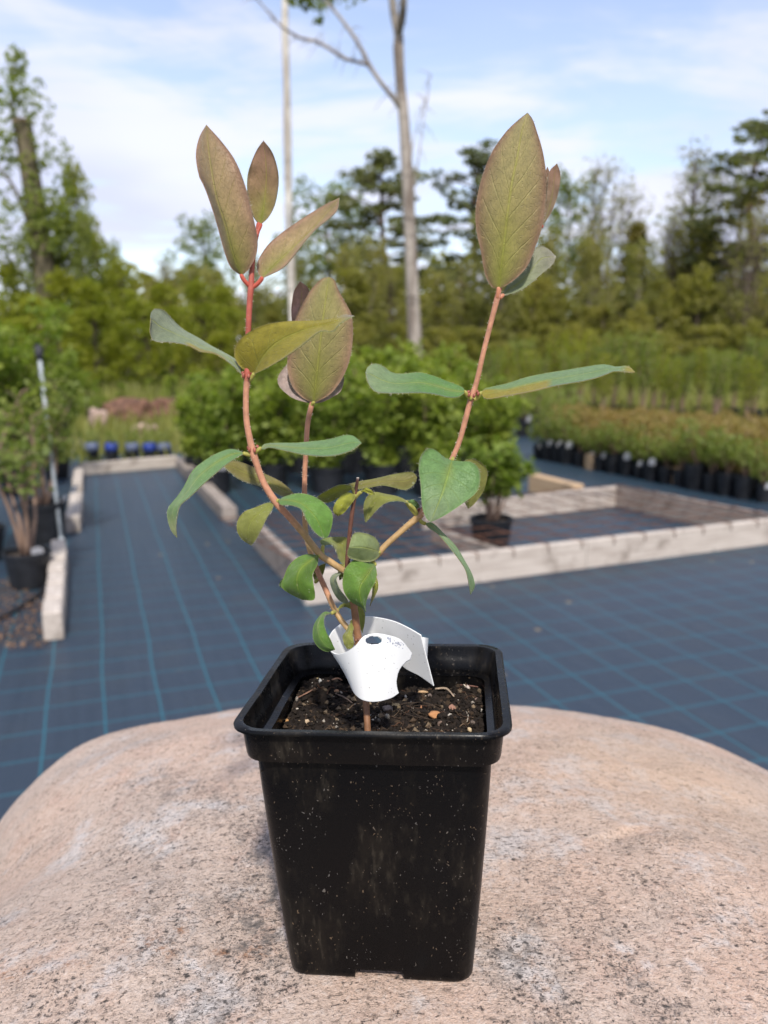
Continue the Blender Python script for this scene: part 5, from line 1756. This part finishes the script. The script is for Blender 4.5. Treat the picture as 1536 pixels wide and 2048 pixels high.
# single trees one can pick out
tree('pine', 762, 318, 58, 'dark pine rising just behind the grey birch trunk', wide=1.15)
tree('pine', 955, 310, 54, 'dark pine with drooping boughs behind the right-hand shoot of the honeysuckle', wide=1.0, var=1)
tree('pine', 1530, 252, 46, 'tall broad pine at the end of the wood past the long block of pots', wide=1.2, var=1)
tree('birch', 655, 372, 62, 'light green birch crown between the pale trunk and the dark pine', wide=1.3)
tree('birch', 402, 440, 52, 'airy pale tree with a round tuft at its top behind the left shoot', wide=1.1, var=1)
tree('birch', 1140, 352, 60, 'pale blue-green birch to the side of the drooping pine', wide=.95)
for u, vt, D in ((1212, 325, 58), (1260, 385, 56), (1402, 300, 50), (1445, 335, 50), (1350, 420, 55), (330, 520, 45), (1500, 380, 44), (300, 560, 42)):
    tree('bare', u, vt, D, 'thin barely leafed tree with bare twigs against the sky', 'barely leafed trees in the wood', wide=1.0, var=int(u) % 2)
for u, vt, D in ((1275, 440, 50), (1180, 470, 52), (1095, 480, 54), (1420, 450, 50), (1050, 530, 54)):
    tree('spruce', u, vt, D, 'narrow olive brown conifer in the young wood', 'young conifers in the wood', wide=1.2, var=int(u) % 2)
for i in range(26):
    u = 330 + i * 49 + random.uniform(-22, 22)
    tree('birch' if i % 3 else 'bare', u, (500 if u > 900 else 540) + random.uniform(-75, 45), random.uniform(36, 52), 'slender half-leafed tree rising out of the thicket', 'half-leafed trees in the thicket', fol='f_haze', wide=random.uniform(.8, 1.2), var=10 + i % 2)
tk = 'rounded olive green tree in the thicket along the wood'
r_ = random.Random(12)
for i in range(30):
    u = 300 + i * 44 + r_.uniform(-20, 20)
    tree('thicket', u, (575 if u > 560 else 590) + r_.uniform(-45, 40), 40 + r_.uniform(-4, 5), tk, 'thicket trees along the wood', wide=r_.uniform(.9, 1.25), var=i % 3)
tk2 = 'low olive green bush at the foot of the wood'
for i in range(34):
    u = -60 + i * 50 + r_.uniform(-20, 20)
    tree('thicket', u, 655 + r_.uniform(-25, 25), 29 + r_.uniform(-2, 3), tk2, 'low bushes at the foot of the wood', wide=r_.uniform(1.3, 1.9), var=i % 3, name='thicket_bush', fol='f_yellow' if (u < 480 and i % 3) else None)
# yellow green stand on the left
for u, vt, D, wd, k in ((148, 322, 27, .42, 'thicket'), (112, 400, 26, .5, 'thicket'), (196, 470, 26, .6, 'thicket'), (165, 430, 25, .5, 'birch'), (60, 470, 26, .8, 'birch'), (20, 520, 25, .9, 'thicket'), (110, 540, 24, 1.0, 'thicket'), (240, 520, 25, .8, 'thicket'), (180, 560, 22, 1.2, 'thicket'), (330, 565, 26, 1.0, 'thicket'), (60, 590, 22, 1.4, 'thicket'), (285, 600, 22, 1.3, 'thicket'), (400, 560, 30, 1.0, 'thicket'), (445, 570, 32, 1.0, 'thicket'), (225, 490, 28, .5, 'birch')):
    tree(k, u, vt, D, 'yellow green spring tree in the stand round the broken trunk', 'spring trees round the broken trunk', fol='f_yellow' if k == 'thicket' else 'f_birch', wide=wd, var=5)
# the wood runs on past both sides of the view
for i in range(30):
    u = (-90 - (i // 2) * 62) if i % 2 else (1640 + (i // 2) * 62)
    tree('thicket', u, 555 + r_.uniform(-40, 40), 38 + r_.uniform(-4, 5), tk, 'thicket trees along the wood', wide=r_.uniform(1.0, 1.4), var=i % 3)
# the far wood that closes the gaps
rng = np.random.default_rng(8)
n = 26000
D = rng.uniform(62, 72, n); u = rng.uniform(-1100, 2600, n)
x = (u - 768) / F * D
ht = np.array([1.2 + 62 * (700 - (575 + 45 * math.sin(a * .013) + 25 * math.sin(a * .041))) / 1632 for a in u])
z = rng.uniform(0, 1, n) ** .8 * ht
V, Fc = leaves(np.stack([x, D, z], 1), .75, rng, 1.3, .2)
props(link('far_wood', np_mesh('far_wood', V, Fc), M['f_olive']), 'far wood closing the gaps behind the tree line', 'wood', None, 'stuff')


for i, (u, vt, D, wd) in enumerate(((215, 740, 24, 1.5), (270, 735, 24, 1.5), (330, 740, 23, 1.5), (160, 735, 23, 1.5), (185, 770, 17, 1.2), (345, 775, 16, 1.3), (255, 862, 12, 1.5), (205, 868, 11.5, 1.5), (310, 866, 11.5, 1.5), (170, 745, 13.5, 1.3), (345, 752, 14.5, 1.2), (120, 735, 16, 1.3), (240, 765, 19, 1.4), (300, 755, 21, 1.3), (205, 750, 22, 1.4))):
    tree('thicket', u, vt, D, 'low leafy green shrub in the grass round the rubble past the path', 'grass shrubs round the rubble', fol='f_bush', wide=wd, var=7, name='field_shrub')
# --- trunks traced at their own distance ------------------------------
def trunk_tree(name, D, main, limbs, bark, label, crown=None, ctr=None):
    base = onY(main[0][0], main[0][1], D); base = np.array([base[0], D, 0])
    root = empty(name, tuple(base)); props(root, label, 'tree')
    iv = Matrix.Translation(root.location).inverted()
    b = MB()
    P = [base] + [onY(u, v, D) for u, v, w_ in main]
    W = [main[0][2] * 1.15] + [w_ for *_, w_ in main]
    b.tube(P, [w_ * .5 * D / F for w_ in W], 12, sub=6)
    o = b.obj('trunk', M[bark], None, True); o.parent = root; o.matrix_parent_inverse = iv
    rr = random.Random(int(D))
    for li, lm in enumerate(limbs):
        b = MB()
        off = (li - len(limbs) / 2) * .25
        Q = [onY(u, v, D + off * min(1, i * .6)) for i, (u, v, w_) in enumerate(lm)]
        b.tube(Q, [w_ * .5 * D / F for *_, w_ in lm], 7, sub=5)
        Q2, _ = catmull(np.array(Q), 6)
        for k in range(3 * len(lm)):
            i = rr.randrange(2, len(Q2)); p = Q2[i]
            e = p + np.array([rr.uniform(-.35, .35), rr.uniform(-.3, .3), rr.uniform(-.45, .25)])
            b.tube([p, (p + e) / 2 + np.array([0, 0, .05]), e], [.012, .008, .003], 4, cap=False)
        o = b.obj('limb', M[bark], None, True); o.parent = root; o.matrix_parent_inverse = iv
    if crown:
        rng = np.random.default_rng(int(D))
        Cs = np.concatenate([blob(rng, n_, onY(u, v, D + rng.uniform(-.6, .6)), (r * D / F, r * D / F, r * D / F)) for u, v, r, n_ in crown])
        V, Fc = leaves(Cs, .17, rng, 1.2, .2)
        o = link('crown', np_mesh('crown', V, Fc), M[ctr or 'f_birch']); o['kind'] = 'stuff'
        o.parent = root; o.matrix_parent_inverse = iv
    return root


trunk_tree('birch_tree', 20, [(832, 760, 31), (831, 715, 29), (826, 600, 25), (820, 470, 24), (814, 340, 22), (808, 240, 20), (801, 170, 18), (797, 100, 20), (797, 70, 17), (787, 20, 14), (782, -60, 12), (780, -220, 9), (790, -420, 3)],
           [[(797, 72, 13), (805, 30, 14), (808, -20, 13), (812, -120, 10), (830, -300, 3)], [(801, 215, 11), (786, 195, 9), (762, 165, 8), (740, 132, 8), (715, 85, 7), (680, 35, 6), (640, -10, 4), (560, -90, 2)],
            [(741, 132, 6), (710, 122, 6), (688, 116, 7), (660, 98, 6), (630, 82, 6), (600, 75, 5), (560, 50, 4), (520, 5, 3), (480, -40, 1.5)], [(818, 420, 4), (835, 330, 3), (848, 230, 2), (862, 150, 1)], [(815, 350, 3), (832, 260, 2), (850, 205, 1)]],
           'birch', 'tall grey birch trunk forking near the top with one long side limb', [(640, -8, 26, 60), (600, -30, 40, 120), (700, -20, 30, 60), (660, -60, 60, 200), (760, -160, 90, 400), (860, -200, 90, 400), (790, -320, 90, 400), (610, 5, 14, 30), (635, 40, 9, 14)], 'f_birch')
trunk_tree('birch_tree', 24, [(592, 760, 18), (588, 660, 17), (581, 520, 16), (577, 400, 15), (575, 280, 15), (573, 160, 13), (570, 60, 13), (570, -20, 12), (568, -160, 9), (570, -340, 3)],
           [[(571, 20, 6), (590, -60, 5), (610, -140, 3), (640, -220, 1)], [(569, -40, 6), (540, -120, 4), (520, -220, 2)]],
           'birch_white', 'slim straight white birch trunk without low branches', [(600, -180, 70, 250), (540, -240, 70, 250), (570, -340, 70, 250)], 'f_birch')
trunk_tree('broken_tree', 25, [(118, 760, 46), (108, 690, 44), (92, 560, 42), (78, 460, 40), (66, 380, 37), (55, 310, 35), (48, 262, 34), (45, 246, 33)],
           [[(56, 445, 8), (40, 400, 7), (18, 360, 6), (-20, 320, 3)], [(34, 270, 10), (28, 230, 8), (24, 190, 5), (30, 110, 2)]],
           'snagbark', 'thick broken-off trunk with leafy regrowth at its snapped top',
           [(30, 110, 18, 40), (28, 150, 24, 60), (18, 195, 26, 60), (45, 205, 30, 60), (72, 170, 16, 16), (10, 260, 30, 70), (85, 250, 28, 40), (95, 215, 18, 20), (0, 320, 34, 80), (88, 310, 24, 40), (20, 400, 24, 40), (110, 330, 26, 40), (120, 300, 22, 26), (5, 220, 24, 40), (60, 240, 14, 14), (130, 380, 26, 60), (30, 130, 22, 50), (34, 175, 24, 60), (60, 200, 24, 40), (-10, 280, 40, 90), (62, 330, 26, 60), (40, 300, 24, 40), (70, 400, 34, 110), (88, 470, 40, 200), (60, 280, 20, 20), (20, 460, 50, 200), (100, 420, 40, 200), (40, 520, 60, 220), (120, 480, 50, 220), (70, 600, 70, 300)], 'f_birch')
# pale torn wood on the snag
p = onY(45, 244, 25)
o = rock('torn_wood', .26, 44, M['block'], 3, (1, 1, .45))
snag = [q for q in SC.objects if q.name.startswith('broken_tree')][0]
o.parent = snag; o.location = Vector(p) - Vector(snag.location)
